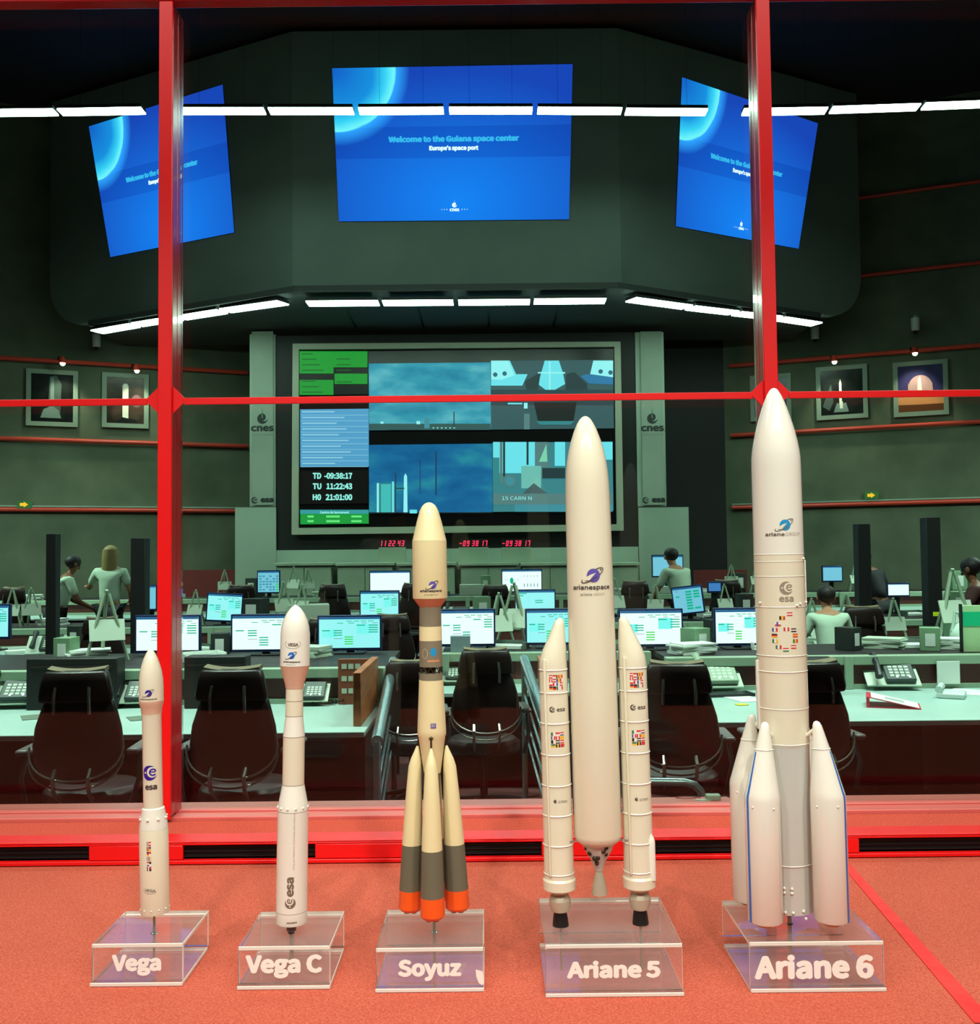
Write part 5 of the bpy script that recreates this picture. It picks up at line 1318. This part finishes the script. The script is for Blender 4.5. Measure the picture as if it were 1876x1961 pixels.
# desk phones on slanted pale plates
def make_phone():
    t = thing('desk_phone', '', 'phone')
    M = Matrix.Rotation(radians(38), 4, 'X')
    MB().box(-.17, .17, -.0, .24, .0, .012, M).build('slanted_plate', offw, t, bevel=.003)
    MB().box(-.05, .14, .02, .21, .013, .045, M).build('phone_body', mat('phone_dark', (52, 66, 62), .4), t, bevel=.008)
    MB().tube([M @ Vector((-.10, .02, .07)), M @ Vector((-.095, .12, .085)), M @ Vector((-.10, .22, .07))], [.026, .017, .026], 10).build('handset', dplas, t)
    lay = [(rect2(-.02 + .034 * i, .05 + .026 * j, .004 + .034 * i, .066 + .026 * j), 0, 0) for i in range(4) for j in range(4)]
    lay += [(disc2(.02, .045, .009, 12), 1, 1), (disc2(.10, .045, .009, 12), 1, 1)]
    decal('keypad', lay, lambda u, v, off: M @ Vector((u, v, .0452 + off)), [offw, em('key_glow', (240, 255, 250), 1.0)], t, off=.0006)
    return t
ph0 = make_phone(); ph0['group'] = 'desk phones on slanted plates'
PH = [(1712, 1292, 7.42, -.1, 1.15, TR + .03, 'dark desk phone on a white slanted plate, right console beside the tallest rocket'),
      (590, 1318, 6.95, 0, .8, TR + .03, 'dark desk phone with lit key right of the second rocket neck'),
      (250, 1312, 6.95, .1, .9, TR + .03, 'dark desk phone left of the shortest rocket nose'),
      (12, 1306, 6.95, .1, 1.1, TR + .03, 'desk phone on a pale plate cut by the left picture edge'),
      (1372, 1300, 7.42, .05, 1.2, TR + .03, 'pale green desk phone plate between chair and tallest rocket'),
      (862, 1296, 7.95, .0, .8, TR + .03, 'desk phone beside the centre chair, right of the middle rocket'),
      (1590, 1240, 10.9, 0, 1.0, TR, 'desk phone of the second row below the white-shirted person at right'),
      (85, 1238, 10.9, .2, 1.2, TR, 'desk phone of the second row at left, on the green console'),
      (1330, 1200, 11.0, .1, 1.2, TR, 'desk phone of the second row below the tilted green-block monitor'),
      (870, 1180, 12.0, -.2, 1.1, .981, 'slanted grey phone plate right of the middle rocket salmon cone')]
for i, (px, py, Y, yaw, sc_, z, lab) in enumerate(PH):
    p = at(px, py, Y); p.z = z
    if i == 0: ph0.location = p; ph0.rotation_euler = (0, 0, yaw); ph0['label'] = lab; ph0.scale = (sc_,) * 3
    else:
        q = dup(ph0, p, yaw, lab, sc_)
        if i == 4:
            for c_ in q.children:
                if c_.name.startswith(('phone_body', 'handset')):
                    c_.data = c_.data.copy(); c_.data.materials[0] = gframe

# A-shaped document stands with thin pale bars
def make_easel():
    t = thing('document_stand', '', 'stand')
    for s_ in (-1, 1):
        MB().tube([(s_ * .12, 0, 0), (s_ * .012, .03, .40)], .010, 6).build('leg', gframe, t)
    MB().tube([(0, .22, 0), (0, .03, .42)], .011, 6).build('rear_leg', gframe, t)
    M = Matrix.Translation((0, -.01, .12)) @ Matrix.Rotation(radians(-18), 4, 'X')
    MB().box(-.10, .10, -.008, .0, 0, .13, M).build('document_plate', offw, t)
    return t
ea0 = make_easel(); ea0['group'] = 'document stands with slanted plates'
EA = [(205, 1255, 7.7, .5, 1.3, 1.001), (330, 1170, 12.0, .2, 1.0, .981), (372, 1165, 11.9, -.3, 1.0, .981), (545, 1160, 12.0, .6, 1.2, .981), (575, 1165, 12.1, -.5, 1.1, .981), (655, 1195, 11.0, .0, .9, .75),
      (958, 1235, 8.5, .3, 1.1, 1.001), (982, 1240, 8.6, -.4, 1.3, 1.001), (1180, 1170, 12.0, .4, 1.2, .981), (1560, 1215, 11.2, .5, 1.2, .751), (1620, 1215, 11.3, -.6, 1.3, .751),
      (1715, 1215, 11.1, .1, 1.2, .751), (1835, 1240, 8.3, .2, 1.5, 1.001), (1790, 1175, 11.9, -.5, 1.1, .981), (60, 1190, 12.0, .6, 1.1, .981), (20, 1195, 11.9, -.2, 1.1, .981), (1390, 1190, 12.0, .3, 1.0, .981), (1255, 1190, 12.0, -.4, 1.0, .981), (430, 1120, 15.1, .3, 1.0, 1.171), (560, 1125, 15.0, -.4, 1.1, 1.171), (590, 1125, 15.2, .4, 1.0, 1.171), (1450, 1120, 15.0, .2, 1.0, 1.171), (1400, 1120, 15.1, -.3, 1.0, 1.171), (1640, 1125, 15.0, .3, 1.0, 1.171)]
WH = ['standing beside the blonde person', 'just right of the left mullion, second row', 'left of the tilted cyan monitor', 'left of the second rocket nose tip', 'behind the second rocket nose tip', 'between the second rocket and the black chair', 'left of two on the shelf right of the centre chair', 'right of two on the shelf right of the centre chair', 'right of the side-booster rocket core', 'in front of the white-shirted person at right', 'below the wide black chair at right', 'left of the tall dark post at right', 'near the right picture edge beside the bag', 'right of the tall dark post', 'on the second row left of the left dark post', 'at the left picture edge, second row', 'behind the bright monitor left of the tallest rocket', 'left of the tilted green-block monitor', 'on the far row right of the left mullion', 'on the far row right of the small blue monitor', 'on the far row left of the black chair', 'on the far row touching the tallest rocket', 'on the far row left of the tallest rocket', 'on the far row right of the tallest rocket']
for i, (px, py, Y, yaw, sc_, z) in enumerate(EA):
    p = at(px, py, Y); p.z = z; lab = 'pale document stand ' + WH[i]
    if i == 0: ea0.location = p; ea0.rotation_euler = (0, 0, yaw); ea0['label'] = lab; ea0.scale = (sc_,) * 3
    else: dup(ea0, p, yaw, lab, sc_)

# loose papers, keyboards, binder, bag, boxes
def flat(name, label, cat, px, py, z, w, d, h, m, yaw=0, grp=None, Y=None):
    p = onz(px, py, z) if Y is None else at(px, py, Y); p.z = z
    o = MB().box(-w / 2, w / 2, -d / 2, d / 2, 0, h).build(name, m, bevel=min(h, .004) * .4); o.location = p; o.rotation_euler = (0, 0, yaw)
    return tag(o, label, cat, grp)
zT = TR + .001
binder_red = mat('binder_red', (206, 44, 64), .4)
t = thing('ring_binder', 'open red ring binder with printed sheet lying on the right console', 'binder', onz(1715, 1352, zT), (0, 0, -.35))
t.location.z = zT
MB().box(-.17, .15, -.12, .13, 0, .006).build('back_cover', binder_red, t)
MB().box(-.185, -.165, -.12, .13, .001, .07).build('spine', binder_red, t, bevel=.002)
M = Matrix.Translation((-.165, 0, .068)) @ Matrix.Rotation(radians(11.5), 4, 'Y')
MB().box(0, .32, -.12, .13, -.004, 0, M).build('front_cover', binder_red, t)
pg = MB().box(.01, .31, -.115, .125, .0005, .003, M).build('page', paper, t)
decal('page_print', [(rect2(.10, -.03 + .02 * i, .22, -.022 + .02 * i), 0, 0) for i in range(5)], lambda u, v, off: M @ Vector((u, v, .0032 + off)), mat('print_grey', (110, 118, 112), .6), pg, off=.0004)
t = thing('desk_phone', 'white desk phone lying at the right edge of the right console', 'phone', onz(1822, 1335, zT), (0, 0, -.5)); t.location.z = zT
MB().box(-.09, .09, -.1, .12, 0, .04).build('phone_body', mat('phone_white', (206, 220, 214), .35), t, bevel=.012)
MB().tube([(-.075, -.1, .06), (-.07, 0, .075), (-.075, .11, .06)], [.026, .018, .026], 10).build('handset', MATS['phone_white'], t)
flat('paper_sheet', 'white printed sheet behind the white phone on the right console', 'paper', 1850, 1325, zT, .22, .3, .002, paper, -.6)
flat('paper_sheet', 'white sheet on the desk left of the tallest rocket', 'paper', 1425, 1338, zT, .2, .28, .002, paper, .3)
o = flat('sticky_notes', 'small yellow sticky notes on the desk left of the tallest rocket', 'notes', 1420, 1350, zT, .08, .06, .006, mat('note_yellow', (222, 214, 60), .6), .1)
flat('keyboard', 'dark keyboard left of the tallest rocket on the right console', 'keyboard', 1385, 1332, zT, .42, .16, .02, dplas, .15)
flat('mouse_pad', 'grey wedge on the left console beside the leftmost chair', 'mouse pad', 60, 1374, zT, .12, .2, .004, mat('pad_grey', (96, 116, 100), .7), .5)
flat('mouse_pad', 'grey wedge on the left console right beside the shortest rocket', 'mouse pad', 264, 1376, zT, .12, .18, .004, MATS['pad_grey'], .5)
flat('paper_tray', 'grey square box between the middle rocket and the centre chair', 'box', 882, 1290, 1.0, .16, .1, .13, mat('box_grey', (120, 140, 146), .5), 0, None, 8.15)
flat('printer', 'pale boxy printer left of the black far-row chair', 'printer', 590, 1150, .981, .5, .4, .22, offw, .2, None, 12.2)
flat('printer', 'pale boxy device right of the salmon cone of the middle rocket', 'printer', 905, 1125, 1.171, .4, .3, .16, offw, 0, None, 15.2)
flat('bottle_box', 'pale box under the white-shirted person at far right monitor row', 'box', 1270, 1130, 1.171, .3, .3, .1, offw, 0, None, 15.2)
t = thing('notice_board', 'green and white board standing at the right picture edge', 'board', (at(1880, 1300, 7.7).x, 7.7, 1.001))
MB().box(-.14, .14, 0, .02, 0, .36).build('board_panel', mat('board_pale', (190, 226, 170), .5), t, bevel=.003)
MB().box(-.135, .135, -.003, -.0005, .2, .31).build('green_field', mat('board_green', (20, 200, 140), .5), t)
MB().box(-.15, -.141, -.01, .03, 0, .37).build('edge_strip', dplas, t)
flat('pinned_note', 'white card at the back rail right of the green post', 'card', 1816, 1308, TR + .036, .17, .012, .17, paper, 0, None, 7.5)
# plastic bag
t = thing('plastic_bag', 'crumpled white plastic bag with handles near the right edge', 'bag', (at(1848, 1220, 8.2).x, 8.2, 1.001))
b = MB(); b.loft([(0, 0, 0, (.12, .07)), (.01, 0, .06, (.14, .09)), (-.01, .01, .13, (.11, .06)), (0, 0, .18, (.07, .03)), (.01, 0, .2, (.03, .015))], 14); b.build('bag_body', mat('bag_white', (190, 216, 200), .45), t)
for s_ in (-1, 1): MB().tube([(s_ * .02, 0, .19), (s_ * .05, 0, .27), (s_ * .08, .0, .28), (s_ * .09, 0, .2), (s_ * .11, 0, .12)], .014, 6).build('handle', MATS['bag_white'], t)
# cables on the desk right of the second rocket
b = MB(); rr = random.Random(5)
c0 = onz(612, 1345, zT)
pts = [c0 + Vector((-.18 + .03 * i + rr.uniform(-.04, .04), rr.uniform(-.14, .1), .012 + rr.uniform(0, .03))) for i in range(14)]
b.tube(pts, .006, 6); b.tube([p + Vector((.06, -.05, .01)) for p in pts[::-1][:9]], .006, 6)
tag(b.build('cable_tangle', dplas), 'tangle of black cables on the worktop right of the second rocket', 'cables')


# equipment boxes, binders and trays between the monitors
dbox = mat('equipment_dark', (20, 13, 14), .5)
for px0, px1, py0, Y, z, lab in ((50, 224, 1262, 6.9, zT, 'wide dark equipment box behind the leftmost chair'), (352, 470, 1258, 6.9, zT, 'dark equipment box behind the chair between mullion and second rocket'), (1480, 1600, 1262, 7.2, zT, 'dark equipment box behind the tallest rocket'), (690, 722, 1215, 8.6, 0, 'tall dark cabinet at the aisle beside the left handrail')):
    a = at(px0, py0, Y); c = at(px1, py0, Y); w = (c.x - a.x) / 2
    t = thing('equipment_box', lab, 'equipment', ((a.x + c.x) / 2, Y, z))
    MB().box(-w, w, 0, .16, 0, a.z - z).build('box_casing', dbox, t, bevel=.008)
    MB().box(-w * .9, w * .9, -.004, -.0005, (a.z - z) * .82, (a.z - z) * .86).build('vent_strip', mat('vent_brown', (44, 28, 26), .5), t)
rr = random.Random(11)
kinds = (('binder', 'upright binder'), ('paper_stack', 'stack of papers'), ('tray', 'letter tray'))
cols_ = [offw, mat('folder_green', (120, 156, 120), .6), mat('folder_grey', (92, 108, 98), .6), mat('folder_brown', (120, 84, 56), .6), mat('folder_dark', (38, 46, 42), .6), paper]
CL = [(118, 7.7, 1.0, 'behind the leftmost chair'), (168, 7.8, 1.0, 'left of the thin document stand'), (395, 7.6, 1.0, 'under the monitor crossed by the mullion'), (420, 8.0, 1.0, 'between the two brightest left monitors'), (590, 7.9, 1.0, 'right of the second rocket nose'), (965, 7.98 + .3, 1.0, 'beside the two right-hand document stands'), (1345, 8.0, 1.0, 'right of the green-barred monitor, front console'), (1325, 7.8, 1.0, 'above the chair right of the side boosters'), (1480, 8.0, 1.0, 'behind the tallest rocket base rings'), (1640, 7.9, 1.0, 'left of the black phone at right'), (1690, 8.1, 1.0, 'behind the black phone at right'), (1745, 8.0, 1.0, 'near the tall dark post foot'), (1780, 7.8, 1.0, 'right of the black phone'), (1822, 8.0, 1.0, 'left of the plastic bag'),
      (40, 11.0, .75, 'on the second row at the left edge'), (140, 11.1, .75, 'on the second row by the left post'), (330, 10.95, .75, 'on the second row by the left mullion'), (380, 11.1, .75, 'on the second row left of the tilted cyan monitor'), (480, 11.0, .75, 'on the second row left of the second rocket'), (1235, 11.0, .75, 'on the second row right of the side-booster rocket'), (1285, 11.1, .75, 'on the second row under the tilted green-block monitor'), (1375, 11.0, .75, 'on the second row left of the tallest rocket'), (1540, 11.1, .75, 'on the second row by the white-shirted person'), (1740, 11.0, .75, 'on the second row left of the tall dark post'), (1830, 11.1, .75, 'on the second row near the right edge'),
      (100, 12.2, .98, 'on the shelf beside the left post'), (355, 12.2, .98, 'on the shelf right of the left mullion'), (480, 12.3, .98, 'on the shelf right of the tilted cyan monitor'), (520, 12.2, .98, 'on the shelf left of the second rocket tip'), (875, 12.1, .98, 'on the shelf right of the middle rocket'), (925, 12.2, .98, 'on the shelf above the centre monitor'), (1215, 12.2, .98, 'on the shelf right of the tall cream rocket'), (1370, 12.3, .98, 'on the shelf right of the tilted green-block monitor'), (1430, 12.2, .98, 'on the shelf touching the tallest rocket'), (1540, 12.2, .98, 'on the shelf right of the tallest rocket'), (1760, 12.2, .98, 'on the shelf at the tall dark post'), (1840, 12.2, .98, 'on the shelf near the right edge'),
      (60, 15.0, 1.17, 'on the far row at the left edge'), (320, 15.1, 1.17, 'on the far row by the left mullion'), (480, 15.1, 1.17, 'on the far row left of the small blue monitor'), (620, 15.0, 1.17, 'on the far row behind the black chair'), (830, 15.0, 1.17, 'on the far row behind the middle rocket fairing'), (930, 15.2, 1.17, 'on the far row left of the oval chart monitor'), (1200, 15.0, 1.17, 'on the far row right of the tall cream rocket mark'), (1350, 15.1, 1.17, 'on the far row right of the leaning person'), (1420, 15.2, 1.17, 'on the far row left of the tallest rocket'), (1680, 15.1, 1.17, 'on the far row between the dark posts'), (1720, 15.0, 1.17, 'on the far row left of the tallest post'), (1840, 15.1, 1.17, 'on the far row near the right edge')]
for i, (px, Y, z, where) in enumerate(CL):
    k = (i * 7 + 3) % 3; nm, cat_ = kinds[k][0], kinds[k][1]
    p = at(px, 1200, Y); p.z = z + .0015
    m_ = cols_[(i * 5 + 1) % 6]; yaw = rr.uniform(-.6, .6); sc_ = 1.0
    lab = kinds[k][1] + ' ' + where
    t = thing(nm, lab, nm.replace('_', ' '), p, (0, 0, yaw), 'papers, trays and binders on the consoles')
    if k == 0:
        if z == 1.0: t.scale = (.6, .7, .62)
        w = rr.uniform(.07, .14); MB().box(-w, w, 0, .24, 0, .29).build('cover', m_, t, bevel=.004); MB().box(-w * .5, w * .5, -.002, -.0004, .06, .22).build('spine_label', paper, t)
    elif k == 1:
        b = MB()
        for q in range(7):
            a_ = rr.uniform(-.15, .15); M_ = Matrix.Translation((rr.uniform(-.02, .02), 0, 0)) @ Matrix.Rotation(a_, 4, 'Z'); b.box(-.15, .15, -.1, .12, q * .012, q * .012 + .0105, M_)
        b.build('sheets', paper if i % 2 else offw, t)
    else:
        b = MB(); b.box(-.16, .16, 0, .24, 0, .006); b.box(-.16, -.152, 0, .24, .006, .06); b.box(.152, .16, 0, .24, .006, .06); b.box(-.152, .152, .232, .24, .006, .06)
        b.build('tray_body', m_, t); MB().box(-.14, .14, .01, .22, .0065, .03).build('papers', paper, t)
# dark posts
dpost = mat('post_dark', (20, 22, 22), .5)
for i, (px0, px1, py0, Y, lab) in enumerate(((88, 108, 1022, 10.0, 'dark square post behind the left console, left of the blonde person'), (250, 278, 1030, 9.2, 'dark square post just left of the left red mullion'), (1641, 1666, 1003, 10.47, 'dark square post above the wide black chair at right'), (1772, 1800, 990, 9.0, 'tallest dark square post, with yellow label, near the right edge'))):
    a = at(px0, py0, Y); c = at(px1, py0, Y); w = (c.x - a.x) / 2
    t = thing('cable_post', lab, 'post', ((a.x + c.x) / 2, Y, 0), group='dark square posts between the consoles')
    MB().box(-w, w, 0, 2 * w, 0.02, a.z).build('post_shaft', dpost, t, bevel=.006)
    MB().box(-w * 1.6, w * 1.6, -w * .6, w * 2.6, 0, .02).build('post_base', dpost, t)
    if i == 3: MB().box(-w * .4, w * .5, -.004, -.0005, at(1786, 1180, Y).z, at(1786, 1172, Y).z).build('yellow_label', mat('label_yellow', (210, 230, 40), .5), t)
# red curved sofas / barrier low red strip at the back left
for px0, px1, py, Y, lab in ((345, 447, 1092, 17.3, 'low dark red barrier before the left side wall'), (1330, 1430, 1092, 17.3, 'low dark red barrier before the right side wall')):
    a = at(px0, py, Y); c = at(px1, py, Y)
    o = MB().box(a.x, c.x, Y, Y + .1, .2, a.z).build('low_barrier', mat('barrier_red', (116, 40, 36), .6)); tag(o, lab, 'barrier')

# handrails of the aisle steps
def rail(xy, label):
    (fx, fy, fY), (nx_, ny_, nY) = xy
    a = at(fx, fy, fY); c = at(nx_, ny_, nY)
    t = thing('handrail', label, 'handrail', (c.x, c.y, 0), group='steel handrails of the aisle steps')
    o = Vector((c.x, c.y, 0)); a = a - o; c = c - o
    MB().tube([a, a.lerp(c, .5), c], .035, 12).build('top_rail', steel, t)
    for k in range(1, 5):
        d_ = Vector((0, 0, -.13 * k)); MB().tube([a + d_, c + d_], .009, 8).build('rail_bar', steel, t)
    for p in (a, c): MB().tube([Vector((p.x, p.y, 0)), p], .022, 10).build('post', steel, t)
rail(((753, 1266, 7.4), (722, 1420, 5.6)), 'steel handrail left of the middle rocket, sloping towards the visitor')
rail(((1003, 1262, 7.4), (1066, 1440, 5.2)), 'steel handrail left of the side-booster rocket, sloping towards the visitor')
# bent rail end and cables just behind the glass
t = thing('bent_rail', 'bent steel rail end just behind the glass, right of the side-booster rocket', 'rail', (at(1250, 1530, 1.9).x, 1.9, 0))
o0 = t.location.copy()
pts = [at(px, py, 1.9) - o0 for px, py in ((1190, 1497), (1250, 1497), (1310, 1498), (1330, 1503), (1341, 1515), (1348, 1535), (1352, 1560))]
pts.append(Vector((pts[-1].x, 0, 0)))
MB().tube(pts, .0075, 12).build('rail_tube', steel, t)
q0 = at(1190, 1497, 1.9) - o0; MB().tube([q0, Vector((q0.x, 0, 0))], .0075, 12).build('rail_leg', steel, t)
zs_ = LZ + .0362
t = thing('power_adapter', 'small grey adapter with cables lying on the red sill', 'adapter', onz(1362, 1535, zs_ + .0)); t.location.z = LZ + .0395; t.location.y = max(t.location.y, 1.70) if t.location.y > 1.69 else t.location.y
t.location = Vector((at(1365, 1537, 1.712).x, 1.712, LZ + .0365))
MB().box(-.012, .012, -.008, .008, 0, .009).build('adapter_body', mat('adapter_grey', (150, 164, 146), .5), t, bevel=.0015)
MB().box(-.03, -.006, -.010, -.009 + .004, 0, .002).build('adapter_card', mat('adapter_card', (150, 190, 176), .5), t)
MB().tube([(.012, 0, .004), (.02, .004, .006), (.028, -.003, .004), (.034, .004, .003)], .0009, 6).build('cable', black, t)
MB().tube([(-.02, .002, .003)] + [(-.045 + .018 * cos(a), .002 + .006 * sin(a), .0035) for a in [i * .6 for i in range(22)]], .0008, 5).build('cable', mat('cable_red', (130, 50, 46), .5), t)

# ================================================================ PEOPLE
skin = mat('skin', (178, 128, 96), .55); skin_b = mat('skin_brown', (120, 76, 50), .55)
shirt_w = mat('shirt_white', (190, 216, 192), .8); trous = mat('trousers_dark', (28, 28, 34), .8)
hair_d = mat('hair_dark', (18, 14, 16), .6); hair_b = mat('hair_blonde', (150, 132, 84), .6)
def skinned(name, V, E, root, m, parent, sub=1, smooth=True):
    keys = list(V); me = bpy.data.meshes.new(name)
    me.from_pydata([V[k][0] for k in keys], [(keys.index(a), keys.index(b_)) for a, b_ in E], [])
    o = bpy.data.objects.new(name, me); COL.objects.link(o); o.parent = parent
    me.materials.append(m)
    md = o.modifiers.new('skin', 'SKIN'); md.use_smooth_shade = True
    for i, k in enumerate(keys):
        r = V[k][1]; sv = me.skin_vertices[0].data[i]; sv.radius = (r, r) if not isinstance(r, tuple) else r
        sv.use_root = (k == root)
    s_ = o.modifiers.new('sub', 'SUBSURF'); s_.levels = sub; s_.render_levels = sub
    return o
def person(label, loc, yaw, shirt, hair, sk, lean=0.0, arms=None, seated=False, longhair=False, scale=1.0, grp=None):
    """faces +y; arms: ((elbow),(wrist)) per side, in body frame"""
    t = thing('person', label, 'person', loc, (0, 0, yaw), grp); t.scale = (scale,) * 3
    cl, sl = cos(lean), sin(lean); PZ = .95
    def U(p):   # lean the upper body forward about the hips
        x, y, z = p; z -= PZ; return (x, y * cl + z * sl, PZ + z * cl - y * sl)
    a0 = arms or (((-.25, .05, 1.16), (-.2, .24, 1.06)), ((.25, .05, 1.16), (.2, .24, 1.06)))
    V = {'pelvis': ((0, 0, .95), .12), 'belly': (U((0, 0, 1.08)), .115), 'chest': (U((0, .0, 1.30)), .125), 'upper': (U((0, .0, 1.41)), .10), 'neck': (U((0, .01, 1.49)), .05), 'jaw': (U((0, .03, 1.57)), .06), 'head': (U((0, .02, 1.645)), .088), 'crown': (U((0, .01, 1.70)), .07),
         'nose': (U((0, .118, 1.60)), .013), 'nose0': (U((0, .07, 1.62)), .03)}
    E = [('pelvis', 'belly'), ('belly', 'chest'), ('chest', 'upper'), ('upper', 'neck'), ('neck', 'jaw'), ('jaw', 'head'), ('head', 'crown'), ('head', 'nose0'), ('nose0', 'nose')]
    for i, s_ in ((0, -1), (1, 1)):
        n = 'LR'[i]; el, wr = a0[i]
        V['sh' + n] = (U((s_ * .17, 0, 1.40)), .058); V['el' + n] = (U(el), .04); V['wr' + n] = (U(wr), .027)
        d = (Vector(wr) - Vector(el)).normalized(); pm = Vector(wr) + d * .06
        V['pa' + n] = (U(pm), (.038, .018))
        E += [('upper', 'sh' + n), ('sh' + n, 'el' + n), ('el' + n, 'wr' + n), ('wr' + n, 'pa' + n)]
        side = Vector((1, 0, 0)) if abs(d.x) < .8 else Vector((0, 1, 0)); side = (side - d * side.dot(d)).normalized(); dn = Vector((0, 0, -1))
        for f, (o_, ln) in enumerate(((-.030, .075), (-.010, .088), (.011, .082), (.030, .064))):
            k1 = pm + side * o_ + d * .035; k2 = k1 + d * ln * .5 + dn * .008; k3 = k2 + d * ln * .4 + dn * .03
            V['f%d%s' % (f, n)] = (U(k1), .0105); V['g%d%s' % (f, n)] = (U(k2), .0095); V['h%d%s' % (f, n)] = (U(k3), .0075)
            E += [('pa' + n, 'f%d%s' % (f, n)), ('f%d%s' % (f, n), 'g%d%s' % (f, n)), ('g%d%s' % (f, n), 'h%d%s' % (f, n))]
        tb = Vector(wr) + d * .03 - side * s_ * .035; V['t1' + n] = (U(tb), .013); V['t2' + n] = (U(tb - side * s_ * .02 + d * .04), .01)
        E += [('wr' + n, 't1' + n), ('t1' + n, 't2' + n)]
        V['hip' + n] = ((s_ * .09, 0, .88), .085)
        if seated: V['kn' + n] = ((s_ * .12, .42, .86), .06); V['an' + n] = ((s_ * .12, .42, .46), .04); V['to' + n] = ((s_ * .12, .58, .43), .032)
        else: V['kn' + n] = ((s_ * .1, .02, .5), .06); V['an' + n] = ((s_ * .1, 0, .08), .042); V['to' + n] = ((s_ * .11, .16, .035), .032)
        E += [('pelvis', 'hip' + n), ('hip' + n, 'kn' + n), ('kn' + n, 'an' + n), ('an' + n, 'to' + n)]
    skinned('body', V, E, 'pelvis', sk, t)
    C_ = {}
    for k, g in (('pelvis', .155), ('belly', .15), ('chest', .165), ('upper', .115), ('shL', .078), ('shR', .078)): C_[k] = (V[k][0], g)
    for n in 'LR':
        e = Vector(V['sh' + n][0]).lerp(Vector(V['el' + n][0]), .8); C_['sl' + n] = (tuple(e), .06)
    skinned('shirt', C_, [('pelvis', 'belly'), ('belly', 'chest'), ('chest', 'upper'), ('upper', 'shL'), ('upper', 'shR'), ('shL', 'slL'), ('shR', 'slR')], 'pelvis', shirt, t)
    T_ = {'pelvis': ((0, 0, .93), .14)}
    for n in 'LR': T_['hip' + n] = (V['hip' + n][0], .105); T_['kn' + n] = (V['kn' + n][0], .078); T_['an' + n] = (V['an' + n][0], .062)
    skinned('trousers', T_, [('pelvis', 'hipL'), ('pelvis', 'hipR'), ('hipL', 'knL'), ('knL', 'anL'), ('hipR', 'knR'), ('knR', 'anR')], 'pelvis', trous, t)
    hc = Vector(U((0, -.012, 1.668)))
    b = MB(); b.ball(tuple(hc), (.098, .112, .098), 18, 12)
    if longhair: b.loft([(hc.x, hc.y - .055, hc.z - .30, (.075, .03)), (hc.x, hc.y - .05, hc.z - .22, (.10, .045)), (hc.x, hc.y - .03, hc.z - .05, (.103, .085)), (hc.x, hc.y - .01, hc.z + .04, (.096, .1))], 16)
    hb = b.build('hair', hair, t, smooth=80)
    fc = Vector(U((0, .09, 1.64)))
    for s_ in (-1, 1):
        b = MB(); b.ball((s_ * .034, fc.y, fc.z), .011, 8, 6); b.build('eye', mat('eye_dark', (40, 30, 28), .3), t)
        b = MB(); b.ball((s_ * .092, hc.y + .02, hc.z - .04), (.012, .025, .033), 8, 6); b.build('ear', sk, t)
    return t
G = 'people working in the hall'
def pl(px, Y): return at(px, 1100, Y).x
person('person with long blonde hair and white shirt, standing back to us at left', (pl(213, 13.4), 13.35, .2), .05, shirt_w, hair_b, skin, .05, (((-.33, .16, 1.2), (-.42, .36, 1.22)), ((.25, .05, 1.16), (.22, .2, 1.02))), False, True, 1.0, G)
person('dark-haired person in pale shirt bending forward beside the left dark post', (pl(108, 13.4), 13.36, .2), -1.0, shirt_w, hair_d, skin_b, .35, (((-.25, .2, 1.16), (-.2, .44, 1.14)), ((.25, .2, 1.16), (.2, .44, 1.12))), False, False, .95, G)
person('dark-haired person in white shirt leaning at the pale blue far monitor', (pl(1296, 13.9), 13.42, .2), .45, shirt_w, hair_d, skin, .42, (((-.27, .2, 1.18), (-.2, .42, 1.1)), ((.27, .2, 1.16), (.2, .42, 1.06))), False, False, .97, G)
person('dark-haired person in white shirt, back to us, right of the tallest rocket', (pl(1590, 9.0), 9.02, 0), -.1, shirt_w, hair_d, skin, .28, (((-.3, .08, 1.14), (-.34, .2, .95)), ((.27, .15, 1.16), (.2, .36, 1.0))), False, False, .85, G)
person('dark-haired person at the right picture edge holding a phone', (pl(1888, 10.4), 10.35, 0), .9, mat('shirt_dark', (70, 36, 32), .8), hair_d, skin_b, .25, (((-.3, .12, 1.2), (-.26, .36, 1.2)), ((.27, .15, 1.2), (.18, .36, 1.2))), False, False, .98, G)
person('dark-haired person behind the small glaring white screen', (pl(1690, 13.3), 13.4, .2), .3, trous, hair_d, skin_b, .5, None, False, False, .95, G)
# visitors in the gallery, seen only as faint reflections
person('visitor in light shirt in the gallery, a faint reflection in the glass', (-.55, -2.6, .3), 0.1, mat('visitor_shirt', (210, 210, 200), .8), hair_d, skin, 0, None, False, False, 1.0, 'gallery visitors')
person('blonde visitor in the gallery, reflected right of the video wall', (1.7, -2.4, .3), -.2, mat('visitor_shirt2', (150, 130, 110), .8), hair_b, skin, 0, None, False, True, .97, 'gallery visitors')
